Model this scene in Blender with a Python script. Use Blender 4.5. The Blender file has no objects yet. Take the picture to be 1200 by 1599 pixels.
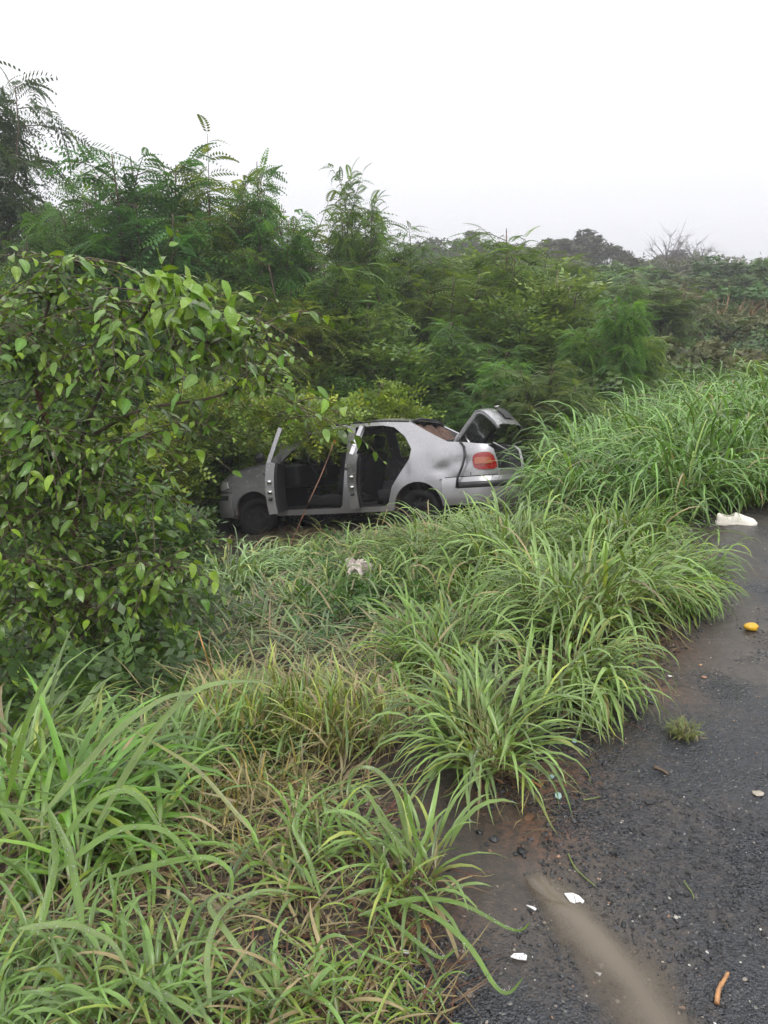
import bpy, math, random
import numpy as np
from mathutils import Vector, Matrix
from mathutils.geometry import delaunay_2d_cdt

sc = bpy.context.scene
R_ = math.radians
# ------------------------------------------------------------------ camera
F_PX, EYE = 1208.0, 1.5
PITCH = math.atan((799.5 - 470.0) / F_PX)
cam = bpy.data.cameras.new('camera')
cam_o = bpy.data.objects.new('camera', cam); sc.collection.objects.link(cam_o)
cam.sensor_fit = 'VERTICAL'
cam.angle = 2 * math.atan(799.5 / F_PX)
cam.clip_start = 0.02; cam.clip_end = 3000
cam_o.location = (0, 0, EYE)
cam_o.rotation_euler = (math.pi / 2 - PITCH, 0, 0)
sc.camera = cam_o
# ------------------------------------------------------------------ sky, sun, exposure
SUN_EL, SUN_AZ = R_(48), R_(162)
w = bpy.data.worlds.new('World'); sc.world = w; w.use_nodes = True
nt = w.node_tree; nt.nodes.clear()
def nd(t, typ, **kw):
    n = t.nodes.new(typ)
    for k, v in kw.items(): setattr(n, k, v)
    return n
out = nd(nt, 'ShaderNodeOutputWorld'); bg = nd(nt, 'ShaderNodeBackground'); bg.inputs[1].default_value = 0.1
sky = nd(nt, 'ShaderNodeTexSky', sky_type='NISHITA', sun_disc=False)
sky.sun_elevation = SUN_EL; sky.sun_rotation = SUN_AZ; sky.dust_density = 6.0; sky.air_density = 1.5
tc = nd(nt, 'ShaderNodeTexCoord'); sx = nd(nt, 'ShaderNodeSeparateXYZ'); nt.links.new(tc.outputs['Generated'], sx.inputs[0])
ramp = nd(nt, 'ShaderNodeValToRGB')
ramp.color_ramp.elements[0].position = 0.0; ramp.color_ramp.elements[0].color = (0.44, 0.44, 0.47, 1)
ramp.color_ramp.elements[1].position = 1.0; ramp.color_ramp.elements[1].color = (1, 1, 1, 1)
e = ramp.color_ramp.elements.new(0.22); e.color = (0.56, 0.56, 0.575, 1)
nt.links.new(sx.outputs[2], ramp.inputs[0])
hs = nd(nt, 'ShaderNodeHueSaturation'); hs.inputs['Saturation'].default_value = 0.2; hs.inputs['Value'].default_value = 1.0
nt.links.new(sky.outputs[0], hs.inputs['Color'])
mul = nd(nt, 'ShaderNodeVectorMath', operation='SCALE'); mul.inputs['Scale'].default_value = 22.0
nt.links.new(ramp.outputs[0], mul.inputs[0])
mx = nd(nt, 'ShaderNodeMix', data_type='RGBA'); mx.inputs[0].default_value = 0.92
nt.links.new(hs.outputs[0], mx.inputs[6]); nt.links.new(mul.outputs[0], mx.inputs[7])
nt.links.new(mx.outputs[2], bg.inputs[0]); nt.links.new(bg.outputs[0], out.inputs[0])
sun = bpy.data.lights.new('sun', 'SUN'); sun.energy = 1.4; sun.angle = R_(25); sun.color = (1, 0.97, 0.93)
sun_o = bpy.data.objects.new('sun', sun); sc.collection.objects.link(sun_o)
sd = Vector((math.sin(SUN_AZ) * math.cos(SUN_EL), math.cos(SUN_AZ) * math.cos(SUN_EL), math.sin(SUN_EL)))
sun_o.rotation_euler = sd.to_track_quat('Z', 'Y').to_euler()
sc.view_settings.view_transform = 'Standard'; sc.view_settings.look = 'None'
sc.view_settings.exposure = 0.0; sc.view_settings.gamma = 1.0; sc.view_settings.use_curve_mapping = False
sc.render.engine = 'CYCLES'
cy = sc.cycles
cy.use_denoising = True; cy.use_adaptive_sampling = True; cy.adaptive_threshold = 0.04; cy.adaptive_min_samples = 20
try: cy.denoiser = 'OPENIMAGEDENOISE'
except Exception: pass
cy.max_bounces = 6; cy.diffuse_bounces = 3; cy.glossy_bounces = 2; cy.transmission_bounces = 4
cy.transparent_max_bounces = 6; cy.volume_bounces = 0; cy.caustics_reflective = False; cy.caustics_refractive = False

rng = np.random.default_rng(11); random.seed(4)
# ------------------------------------------------------------------ helpers
def mk(name, V, Q=None, T=None, mat=None, col=None, parent=None, smooth=True, extra=None):
    me = bpy.data.meshes.new(name)
    V = np.asarray(V, np.float32).reshape(-1, 3)
    me.vertices.add(len(V)); me.vertices.foreach_set('co', V.ravel())
    idx, st = [], []; n = 0
    if Q is not None and len(Q):
        Q = np.asarray(Q, np.int32).reshape(-1, 4); idx.append(Q.ravel()); st.append(np.arange(len(Q)) * 4); n = len(Q) * 4
    if T is not None and len(T):
        T = np.asarray(T, np.int32).reshape(-1, 3); idx.append(T.ravel()); st.append(n + np.arange(len(T)) * 3)
    idx = np.concatenate(idx).astype(np.int32); st = np.concatenate(st).astype(np.int32)
    me.loops.add(len(idx)); me.loops.foreach_set('vertex_index', idx)
    me.polygons.add(len(st)); me.polygons.foreach_set('loop_start', st)
    me.polygons.foreach_set('use_smooth', np.full(len(st), smooth))
    me.update(calc_edges=True)
    if col is not None:
        a = me.attributes.new('Col', 'FLOAT_COLOR', 'POINT')
        c = np.ones((len(V), 4), np.float32); c[:, :3] = col; a.data.foreach_set('color', c.ravel())
    for k, v in (extra or {}).items():
        a = me.attributes.new(k, 'FLOAT', 'POINT'); a.data.foreach_set('value', np.asarray(v, np.float32))
    if mat: me.materials.append(mat)
    o = bpy.data.objects.new(name, me); sc.collection.objects.link(o)
    if parent: o.parent = parent
    return o
def tag(o, label=None, cat=None, group=None, kind=None):
    if label: o['label'] = label
    if cat: o['category'] = cat
    if group: o['group'] = group
    if kind: o['kind'] = kind
    return o
def empty(name, loc=(0, 0, 0), rot=(0, 0, 0), label=None, cat=None, group=None):
    o = bpy.data.objects.new(name, None); sc.collection.objects.link(o)
    o.location = loc; o.rotation_euler = rot; o.empty_display_size = 0.1
    return tag(o, label, cat, group)
class MB:
    """collects verts / quads / tris / colours into one mesh"""
    def __init__(s): s.V = []; s.Q = []; s.T = []; s.C = []; s.n = 0
    def add(s, V, Q=None, T=None, C=None):
        V = np.asarray(V, float).reshape(-1, 3)
        if Q is not None and len(Q): s.Q.append(np.asarray(Q, int).reshape(-1, 4) + s.n)
        if T is not None and len(T): s.T.append(np.asarray(T, int).reshape(-1, 3) + s.n)
        c = np.ones((len(V), 3)) if C is None else np.broadcast_to(np.asarray(C, float), (len(V), 3))
        s.V.append(V); s.C.append(c); s.n += len(V)
    def build(s, name, mat, parent=None, smooth=True):
        return mk(name, np.concatenate(s.V), np.concatenate(s.Q) if s.Q else None, np.concatenate(s.T) if s.T else None,
                  mat, np.concatenate(s.C), parent, smooth)
def tube(pts, rad, k=6):
    """V, Q of a tapering tube along pts"""
    P = np.asarray(pts, float); n = len(P); r = np.broadcast_to(np.asarray(rad, float), (n,))
    D = np.gradient(P, axis=0); D /= np.linalg.norm(D, axis=1)[:, None] + 1e-9
    ref = np.where(np.abs(D[:, 2:3]) > 0.9, [[1., 0, 0]], [[0, 0, 1.]])
    A = np.cross(D, ref); A /= np.linalg.norm(A, axis=1)[:, None] + 1e-9
    B = np.cross(D, A); th = np.linspace(0, 2 * np.pi, k, endpoint=False)
    V = P[:, None] + r[:, None, None] * (np.cos(th)[None, :, None] * A[:, None] + np.sin(th)[None, :, None] * B[:, None])
    i = np.arange(n - 1)[:, None] * k; j = np.arange(k)[None]; j2 = (j + 1) % k
    Q = np.stack([i + j, i + j2, i + k + j2, i + k + j], -1).reshape(-1, 4)
    V = V.reshape(-1, 3); V = np.concatenate([V, P[:1], P[-1:]]); c0, c1 = n * k, n * k + 1
    T = [(c0, (a + 1) % k, a) for a in range(k)] + [(c1, (n - 1) * k + a, (n - 1) * k + (a + 1) % k) for a in range(k)]
    return V, Q, np.array(T)
def grid_faces(nu, nv):
    i = np.arange(nu - 1)[:, None] * nv; j = np.arange(nv - 1)[None]
    return np.stack([i + j, i + nv + j, i + nv + j + 1, i + j + 1], -1).reshape(-1, 4)
def sm(a, b, x):
    t = np.clip((np.asarray(x, float) - a) / (b - a), 0, 1); return t * t * (3 - 2 * t)
def noise2(x, y, s=1.0, seed=0):
    r = np.random.default_rng(seed + 77); v = 0; a = 1.0; tot = 0
    x = np.asarray(x, float) * s; y = np.asarray(y, float) * s
    for o in range(4):
        for k in range(3):
            th = r.uniform(0, 6.28); fx, fy = math.cos(th), math.sin(th); ph, ph2 = r.uniform(0, 6.28, 2); sk = r.uniform(.5, 1.2)
            v = v + a * np.sin(x * fx + y * fy + ph + sk * np.sin((x * fy - y * fx) * .9 + ph2)); tot += a
        x = x * 2.03; y = y * 2.03; a *= .55
    return v / tot * 2.0
# ------------------------------------------------------------------ terrain shape
E0 = np.array([0.60, 2.30]); ED = np.array([0.60, 0.80]); EN = np.array([-0.80, 0.60])
def s_of(x, y): return (np.asarray(x) - E0[0]) * EN[0] + (np.asarray(y) - E0[1]) * EN[1]
CAR = np.array([-0.32, 10.13, -1.50]); CROT = (R_(10.4), R_(8.5), R_(156.4))
CM = np.array(Matrix.LocRotScale(Vector(CAR), __import__('mathutils').Euler(CROT), None))
CNRM = CM[:3, 2]
def pix_dir(px, py):
    u = (px - 600) / F_PX; v = (799.5 - py) / F_PX
    return np.array([u, math.cos(PITCH) + v * math.sin(PITCH), -math.sin(PITCH) + v * math.cos(PITCH)])
def at(px, py, Y):
    d = pix_dir(px, py); return np.array([0, 0, EYE]) + d * (Y / d[1])
def flat(px, py, z=0.0):
    d = pix_dir(px, py); return np.array([0, 0, EYE]) + d * ((z - EYE) / d[2])
PUD = np.array([flat(*p)[:2] for p in ((845, 1375), (885, 1412), (935, 1460), (985, 1520), (1040, 1599), (1100, 1690), (1160, 1780))])
PUDW = np.array([.045, .07, .088, .085, .085, .088, .09])
def pud_d(x, y):
    best = np.full(np.shape(x), 9.0); wd = np.full(np.shape(x), .05)
    for a, b, w0, w1 in zip(PUD[:-1], PUD[1:], PUDW[:-1], PUDW[1:]):
        ab = b - a; t = np.clip(((x - a[0]) * ab[0] + (y - a[1]) * ab[1]) / (ab @ ab), 0, 1)
        d = np.hypot(x - a[0] - t * ab[0], y - a[1] - t * ab[1]); m = d < best
        best = np.where(m, d, best); wd = np.where(m, w0 + (w1 - w0) * t, wd)
    return best, wd * (1 + .30 * noise2(x, y, 16., 91))
def gz(x, y):
    x = np.asarray(x, float); y = np.asarray(y, float)
    s = s_of(x, y)
    dep = 0.29 * np.clip(s - 0.25, 0, None); dep = np.where(dep > 1.7, 1.7 + 0.7 * (1 - np.exp(-(dep - 1.7) / .7)), dep)
    fade = 1 - sm(11, 24, y)
    hill = 1.0 * sm(14, 34, y) + 2.2 * sm(30, 75, y) + 1.2 * sm(70, 140, y) - .6 * sm(14, 40, -x) + .7 * noise2(x, y, .09, 5) * sm(14, 40, y)
    z = -dep * fade + hill * sm(-1, 8, s)
    z = z + 0.07 * noise2(x, y, 1.6, 2) * sm(.4, 1.5, s) + 0.008 * noise2(x, y, 7., 3) * sm(-.3, .5, s) + .0035 * noise2(x, y, 4.0, 9)
    # ground follows the car's wheels
    px = CAR[2] - (CNRM[0] * (x - CAR[0]) + CNRM[1] * (y - CAR[1])) / CNRM[2] + .03
    L = np.stack([x - CAR[0], y - CAR[1]], -1); c, sn = math.cos(CROT[2]), math.sin(CROT[2])
    lx = L[..., 0] * c + L[..., 1] * sn; ly = -L[..., 0] * sn + L[..., 1] * c
    wgt = (1 - sm(1.9, 3.2, np.abs(lx))) * (1 - sm(.9, 2.0, np.abs(ly)))
    z = z * (1 - wgt) + px * wgt
    d, wd = pud_d(x, y)
    z = z - 0.028 * np.exp(-(d / wd) ** 2 * .9)
    # soft rut / wet hollow further right
    z = z - 0.010 * np.exp(-((x - flat(1120, 1340)[0]) / .16) ** 2 - ((y - flat(1120, 1340)[1]) / .22) ** 2)
    return z
def ground_at(px, py):
    d = pix_dir(px, py); o = np.array([0, 0, EYE]); t = .5
    while t < 200:
        p = o + d * t
        if p[2] < gz(p[0], p[1]): break
        t *= 1.01
    for k in range(20):
        p = o + d * t; t += (p[2] - float(gz(p[0], p[1]))) * .5 / abs(d[2]) 
    p = o + d * t; p[2] = float(gz(p[0], p[1])); return p
# ------------------------------------------------------------------ materials
def newmat(name):
    m = bpy.data.materials.new(name); m.use_nodes = True; t = m.node_tree; t.nodes.clear()
    o = nd(t, 'ShaderNodeOutputMaterial'); p = nd(t, 'ShaderNodeBsdfPrincipled'); t.links.new(p.outputs[0], o.inputs[0])
    return m, t, p, o
def tex_noise(t, scale, detail=4, rough=.6, obj=False, coord=None):
    c = nd(t, 'ShaderNodeTexCoord'); n = nd(t, 'ShaderNodeTexNoise'); n.inputs['Scale'].default_value = scale
    n.inputs['Detail'].default_value = detail; n.inputs['Roughness'].default_value = rough
    t.links.new(c.outputs['Object'], n.inputs['Vector']); return n
def mixc(t, fac, a, b, mode='MIX'):
    m = nd(t, 'ShaderNodeMix', data_type='RGBA', blend_type=mode)
    for s, v in ((0, fac), (6, a), (7, b)):
        if hasattr(v, 'is_output'): t.links.new(v, m.inputs[s])
        else: m.inputs[s].default_value = v if s == 0 else (*v, 1)
    return m.outputs[2]
def rampf(t, src, p0, p1, c0=0., c1=1.):
    r = nd(t, 'ShaderNodeMapRange'); r.inputs[1].default_value = p0; r.inputs[2].default_value = p1
    r.inputs[3].default_value = c0; r.inputs[4].default_value = c1; t.links.new(src, r.inputs[0]); return r.outputs[0]
def attr(t, name, out='Color'):
    a = nd(t, 'ShaderNodeAttribute', attribute_name=name); return a.outputs[out]
def leafmat(name, rough=.42, transl=.3, spec=.45, hv=.06, noise=12., coat=0.):
    m, t, p, o = newmat(name)
    c = attr(t, 'Col'); oi = nd(t, 'ShaderNodeObjectInfo')
    h = nd(t, 'ShaderNodeHueSaturation'); t.links.new(c, h.inputs['Color'])
    t.links.new(rampf(t, oi.outputs['Random'], 0, 1, .5 - hv * .35, .5 + hv * .35), h.inputs['Hue'])
    n = tex_noise(t, noise, 3)
    t.links.new(rampf(t, n.outputs[0], .3, .7, .75, 1.25), h.inputs['Value'])
    t.links.new(h.outputs[0], p.inputs['Base Color'])
    p.inputs['Roughness'].default_value = rough; p.inputs['Specular IOR Level'].default_value = spec
    p.inputs['Coat Weight'].default_value = coat; p.inputs['Coat Roughness'].default_value = .16
    tr = nd(t, 'ShaderNodeBsdfTranslucent'); g = mixc(t, 1.0, h.outputs[0], (1.5, 1.45, .7), 'MULTIPLY'); t.links.new(g, tr.inputs[0])
    ms = nd(t, 'ShaderNodeMixShader'); ms.inputs[0].default_value = transl
    t.links.new(p.outputs[0], ms.inputs[1]); t.links.new(tr.outputs[0], ms.inputs[2]); t.links.new(ms.outputs[0], o.inputs[0])
    return m
def plain(name, col, rough=.5, metal=0., spec=.5, noise=0, nv=.3, coat=0., bump=0):
    m, t, p, o = newmat(name)
    p.inputs['Base Color'].default_value = (*col, 1); p.inputs['Roughness'].default_value = rough
    p.inputs['Metallic'].default_value = metal; p.inputs['Specular IOR Level'].default_value = spec
    p.inputs['Coat Weight'].default_value = coat; p.inputs['Coat Roughness'].default_value = .1
    if noise:
        n = tex_noise(t, noise)
        c = mixc(t, rampf(t, n.outputs[0], .3, .7), tuple(v * (1 - nv) for v in col), tuple(min(1, v * (1 + nv)) for v in col))
        t.links.new(c, p.inputs['Base Color'])
        if bump:
            b = nd(t, 'ShaderNodeBump'); b.inputs['Strength'].default_value = bump; b.inputs['Distance'].default_value = .01
            t.links.new(n.outputs[0], b.inputs['Height']); t.links.new(b.outputs[0], p.inputs['Normal'])
    return m
M = {}
M['grass'] = leafmat('grass_blade', .40, .22, .40, .0, 9., .55)
M['feather'] = leafmat('feathery_leaf', .5, .36, .25, .07, 3.)
M['broad'] = leafmat('broad_leaf', .4, .28, .3, .035, 14., .5)
M['small'] = leafmat('small_leaf', .4, .32, .3, .05, 6., .2)
M['far'] = leafmat('far_leaf', .6, .2, .3, .10, 1.)
M['litter'] = leafmat('dead_straw', .6, .12, .4, .0, 9.)
M['bark'] = plain('bark', (.10, .07, .05), .8, noise=9, nv=.45, bump=.6)
M['bark_red'] = plain('reddish_bark', (.16, .075, .045), .7, noise=14, nv=.5, bump=.6)
M['bark_grey'] = plain('grey_bark', (.13, .115, .11), .8, noise=5, nv=.3)
M['drop'] = plain('rain_water', (1, 1, 1), .02); p = M['drop'].node_tree.nodes['Principled BSDF'] if 'Principled BSDF' in M['drop'].node_tree.nodes else None
for n_ in M['drop'].node_tree.nodes:
    if n_.type == 'BSDF_PRINCIPLED': n_.inputs['Transmission Weight'].default_value = .85; n_.inputs['IOR'].default_value = 1.33

def ground_mat(name, road):
    m, t, p, o = newmat(name)
    mud = attr(t, 'mud', 'Fac'); clay = attr(t, 'clay', 'Fac')
    n1 = tex_noise(t, 3.0, 6, .65); n2 = tex_noise(t, 38., 5, .7); n3 = tex_noise(t, 160., 3, .7)
    tcn = nd(t, 'ShaderNodeTexCoord'); vo = nd(t, 'ShaderNodeTexVoronoi'); vo.inputs['Scale'].default_value = 150.; t.links.new(tcn.outputs['Object'], vo.inputs['Vector'])
    vo2 = nd(t, 'ShaderNodeTexVoronoi'); vo2.inputs['Scale'].default_value = 70.; t.links.new(tcn.outputs['Object'], vo2.inputs['Vector'])
    bw = nd(t, 'ShaderNodeSeparateColor'); t.links.new(vo.outputs['Color'], bw.inputs[0])
    asp = mixc(t, rampf(t, bw.outputs[0], 0, 1), (.011, .012, .0155), (.044, .047, .056))
    speck = rampf(t, bw.outputs[1], .985, .99); asp = mixc(t, speck, asp, (.16, .155, .145))
    mudc = mixc(t, rampf(t, n2.outputs[0], .3, .7), (.026, .021, .018), (.062, .050, .040)) if road else mixc(t, rampf(t, n2.outputs[0], .3, .7), (.018, .013, .010), (.055, .040, .029))
    f = nd(t, 'ShaderNodeMath', operation='MULTIPLY_ADD'); t.links.new(rampf(t, n1.outputs[0], .35, .65, -.35, .35), f.inputs[0]); f.inputs[1].default_value = 1.0; t.links.new(mud, f.inputs[2]); f.use_clamp = True
    f2 = nd(t, 'ShaderNodeMath', operation='MULTIPLY_ADD'); t.links.new(rampf(t, n2.outputs[0], .3, .7, -.25, .25), f2.inputs[0]); f2.inputs[1].default_value = 1.0; t.links.new(f.outputs[0], f2.inputs[2]); f2.use_clamp = True
    base = mixc(t, rampf(t, f2.outputs[0], .25, .75), asp, mudc)
    cl = nd(t, 'ShaderNodeMath', operation='MULTIPLY'); t.links.new(clay, cl.inputs[0]); t.links.new(rampf(t, n2.outputs[0], .42, .62), cl.inputs[1])
    base = mixc(t, cl.outputs[0], base, (.15, .065, .035))
    t.links.new(base, p.inputs['Base Color'])
    wet = rampf(t, n1.outputs[0], .36, .64, .18, .55) if road else rampf(t, n1.outputs[0], .38, .62, .6, .85)
    t.links.new(wet, p.inputs['Roughness']); p.inputs['Specular IOR Level'].default_value = .5
    h = nd(t, 'ShaderNodeMath', operation='MULTIPLY_ADD'); t.links.new(vo.outputs['Distance'], h.inputs[0]); h.inputs[1].default_value = -.8; t.links.new(n2.outputs[0], h.inputs[2])
    h2 = nd(t, 'ShaderNodeMath', operation='MULTIPLY_ADD'); t.links.new(vo2.outputs['Distance'], h2.inputs[0]); h2.inputs[1].default_value = -.6; t.links.new(h.outputs[0], h2.inputs[2])
    b = nd(t, 'ShaderNodeBump'); b.inputs['Distance'].default_value = .012
    t.links.new(rampf(t, f2.outputs[0], 0.2, .8, .7, .18), b.inputs['Strength']); t.links.new(h2.outputs[0], b.inputs['Height']); t.links.new(b.outputs[0], p.inputs['Normal'])
    return m
M['ground'] = ground_mat('soil', False); M['road'] = ground_mat('wet_asphalt', True)
# ------------------------------------------------------------------ ground and road
def axis(lo, hi, d, far_lo, far_hi, gr=1.13):
    a = list(np.arange(lo, hi + 1e-6, d)); s = d
    while a[-1] < far_hi: s *= gr; a.append(a[-1] + s)
    s = d
    while a[0] > far_lo: s *= gr; a.insert(0, a[0] - s)
    return np.array(a)
GX = axis(-1.2, 2.4, .022, -260, 260); GY = axis(.6, 4.6, .022, -50, 420)
X, Y = np.meshgrid(GX, GY, indexing='ij'); Z = gz(X, Y)
gz_exact = gz
def gz(x, y):
    """height of the ground mesh itself (bilinear)"""
    x = np.asarray(x, float); y = np.asarray(y, float)
    i = np.clip(np.searchsorted(GX, x) - 1, 0, len(GX) - 2); j = np.clip(np.searchsorted(GY, y) - 1, 0, len(GY) - 2)
    u = (x - GX[i]) / (GX[i + 1] - GX[i]); v = (y - GY[j]) / (GY[j + 1] - GY[j])
    return (Z[i, j] * (1 - u) + Z[i + 1, j] * u) * (1 - v) + (Z[i, j + 1] * (1 - u) + Z[i + 1, j + 1] * u) * v
Vg = np.stack([X, Y, Z], -1).reshape(-1, 3); Qg = grid_faces(len(GX), len(GY))
S = s_of(X, Y)
pd_, pw_ = pud_d(X, Y)
mud = .55 * np.exp(-((S - .05) / .30) ** 2) + .9 * sm(.0, .6, S) + .6 * sm(.5, 1.0, S) + .8 * np.exp(-((X - flat(760, 1330)[0]) / .28) ** 2 - ((Y - flat(760, 1330)[1]) / .30) ** 2) + .75 * np.exp(-(pd_ / .17) ** 2) + .8 * np.clip(noise2(X, Y, 2.0, 21) + .1, 0, 1) * (1 - sm(0, 1, S)) + .45 * np.exp(-((X - flat(1120, 1330)[0]) / .22) ** 2 - ((Y - flat(1120, 1330)[1]) / .3) ** 2)
clay = np.zeros_like(X)
for (cx_, cy_, r_, k_) in ((1010, 1000, .22, 1.), (1030, 1075, .12, .8), (870, 1215, .13, .9), (840, 1300, .12, .8), (640, 1440, .15, .7), (560, 1330, .15, .6), (930, 1110, .1, .6), (480, 980, .3, .5)):
    c_ = flat(cx_, cy_); clay = np.maximum(clay, k_ * np.exp(-((X - c_[0]) ** 2 + (Y - c_[1]) ** 2) / r_ ** 2))
sf = S.reshape(-1)[Qg].mean(1)
for nm, msk, mt in (('ground', sf >= .28, M['ground']), ('road', sf < .28, M['road'])):
    q = Qg[msk]; u, inv = np.unique(q, return_inverse=True)
    o = mk(nm, Vg[u], inv.reshape(-1, 4), None, mt, extra={'mud': np.clip(mud.ravel()[u], 0, 2), 'clay': clay.ravel()[u]})
    tag(o, kind='structure')
# puddle: muddy water whose turbidity hides the bottom where it is deeper
pm, t, p, o_ = newmat('muddy_water')
p.inputs['Base Color'].default_value = (.135, .11, .08, 1); p.inputs['Roughness'].default_value = .06; p.inputs['Specular IOR Level'].default_value = .5
trn = nd(t, 'ShaderNodeBsdfTransparent'); msh = nd(t, 'ShaderNodeMixShader'); t.links.new(rampf(t, attr(t, 'depth', 'Fac'), 0.0, .021), msh.inputs[0])
t.links.new(trn.outputs[0], msh.inputs[1]); t.links.new(p.outputs[0], msh.inputs[2]); t.links.new(msh.outputs[0], o_.inputs[0])
WL = -0.0085
px_, py_ = np.meshgrid(np.arange(-.1, 1.2, .01), np.arange(.7, 2.3, .01), indexing='ij')
dpt = WL - gz_exact(px_, py_)
V_ = np.stack([px_, py_, np.full_like(px_, WL)], -1).reshape(-1, 3); q = grid_faces(*px_.shape); keep = ((dpt.ravel()[q].max(1) > 0) & (pud_d(px_, py_)[0].ravel()[q].min(1) < .16)); q = q[keep]
u, inv = np.unique(q, return_inverse=True)
tag(mk('puddle', V_[u], inv.reshape(-1, 4), None, pm, extra={'depth': np.clip(dpt.ravel()[u], 0, 1)}), kind='structure')
# ------------------------------------------------------------------ grass
def blades(root, az, el, L, W, droop, n=6, c0=(.3, .26, .10), c1=(.1, .17, .045), mixp=.25, crease=.22, curl=None, roll=None, ground=True, tip=None):
    N = len(root); t = np.linspace(0, 1, n + 1)
    el = np.broadcast_to(el, N); az = np.broadcast_to(az, N); L = np.broadcast_to(L, N); W = np.broadcast_to(W, N); droop = np.broadcast_to(droop, N)
    curl = rng.normal(0, .35, N) if curl is None else curl
    roll = rng.normal(0, .45, N) if roll is None else roll
    E_ = el[:, None] - droop[:, None] * t ** 1.4; A_ = az[:, None] + curl[:, None] * t ** 1.5
    D = np.stack([np.cos(E_) * np.cos(A_), np.cos(E_) * np.sin(A_), np.sin(E_)], -1)
    P = np.concatenate([np.zeros((N, 1, 3)), np.cumsum((D[:, 1:] + D[:, :-1]) * .5, 1)], 1) * (L / n)[:, None, None] + root[:, None]
    if ground:
        g = gz(P[..., 0], P[..., 1]) + .006 + .02 * rng.random((N, 1)); P[..., 2] = np.where(t[None] > .05, np.maximum(P[..., 2], g), P[..., 2])
    side = np.stack([-np.sin(A_), np.cos(A_), np.zeros_like(A_)], -1); nrm = np.cross(D, side)
    r = (roll[:, None] * (t ** 1.2)[None])[..., None]
    sd_ = side * np.cos(r) + nrm * np.sin(r); n2 = -side * np.sin(r) + nrm * np.cos(r)
    wp = (np.clip(t * 5 + .35, 0, 1) * (1 - t ** 2.2) ** .8 + .02)[None, :, None] * W[:, None, None]
    V = np.stack([P - sd_ * wp * .5, P + n2 * wp * crease * -1, P + sd_ * wp * .5], 2)   # N,n+1,3,3
    base = np.arange(N)[:, None, None] * (n + 1) * 3 + np.arange(n)[None, :, None] * 3 + np.arange(2)[None, None]
    Q = np.stack([base, base + 3, base + 4, base + 1], -1).reshape(-1, 4)
    c0 = np.broadcast_to(np.asarray(c0, float), (N, 3)); c1 = np.broadcast_to(np.asarray(c1, float), (N, 3))
    f = sm(0, mixp, t)[None, :, None]
    C = c0[:, None] * (1 - f) + c1[:, None] * f
    if tip is not None:
        ft = sm(.8, 1, t)[None, :, None] * np.asarray(tip, float)[:, None, None]; C = C * (1 - ft) + np.array([.30, .22, .10]) * ft
    C = np.repeat(C[:, :, None], 3, 2)
    return V.reshape(-1, 3), Q, C.reshape(-1, 3), P, n2
STRAW = np.array([.34, .27, .13]); RED = np.array([.17, .075, .05]); BROWN = np.array([.10, .065, .04])
def gcol(N, g=(.115, .185, .048), var=.28, yel=.15, dead=.06):
    yel = yel * .7; dead = dead * .7
    c = np.array(g)[None] * (1 + rng.normal(0, var, (N, 1))).clip(.45, 1.7)
    y = rng.random((N, 1)) < yel; c = np.where(y, c * np.array([1.5, 1.12, .9]), c)
    d = rng.random((N, 1)) < dead; c = np.where(d, STRAW * rng.uniform(.5, 1.1, (N, 1)), c)
    return c.clip(0, .6)
DROPS = []
def shoots(mb, root, az, el, Lc, leafL, leafW, nleaf=4, droopc=.35, dl=(1.2, 2.2), n=6, g=(.115, .185, .048), stem=(.22, .22, .08), basec=RED, dead=.06, yel=.15, drops=False, culmw=.005):
    """culms with arching leaves growing from their nodes"""
    N = len(root)
    V, Q, C, P, _ = blades(root, az, el, Lc, culmw, droopc * rng.uniform(.4, 1.6, N), n=4, c0=np.where(rng.random((N, 1)) < .5, basec, STRAW), c1=np.array(stem) * rng.uniform(.7, 1.3, (N, 1)), mixp=.5, crease=.6)
    mb.add(V, Q, None, C)
    for k in range(nleaf):
        tt = np.clip((k + .6 + rng.uniform(-.3, .3, N)) / nleaf, .05, .98) * 4; i0 = np.floor(tt).astype(int).clip(0, 3); fr = (tt - i0)[:, None]
        rt = P[np.arange(N), i0] * (1 - fr) + P[np.arange(N), i0 + 1] * fr
        a = az + (1 if k % 2 else -1) * rng.uniform(.3, 1.4, N)
        e = np.broadcast_to(el, N) - rng.uniform(.05, .45, N)
        last = k == nleaf - 1
        if last: a = az + rng.normal(0, .4, N); e = np.broadcast_to(el, N) + rng.uniform(-.1, .1, N)
        V, Q, C, PP, n2 = blades(rt, a, e, leafL * rng.uniform(.55, 1.25, N), leafW * rng.uniform(.6, 1.3, N), rng.uniform(dl[0], dl[1], N), n=n,
                                 c0=np.array(stem) * .9, c1=gcol(N, g, dead=dead, yel=yel), mixp=.15, tip=(rng.random(N) < .25) * rng.random(N))
        mb.add(V, Q, None, C)
        if drops: DROPS.append((PP, n2, leafW))
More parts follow.
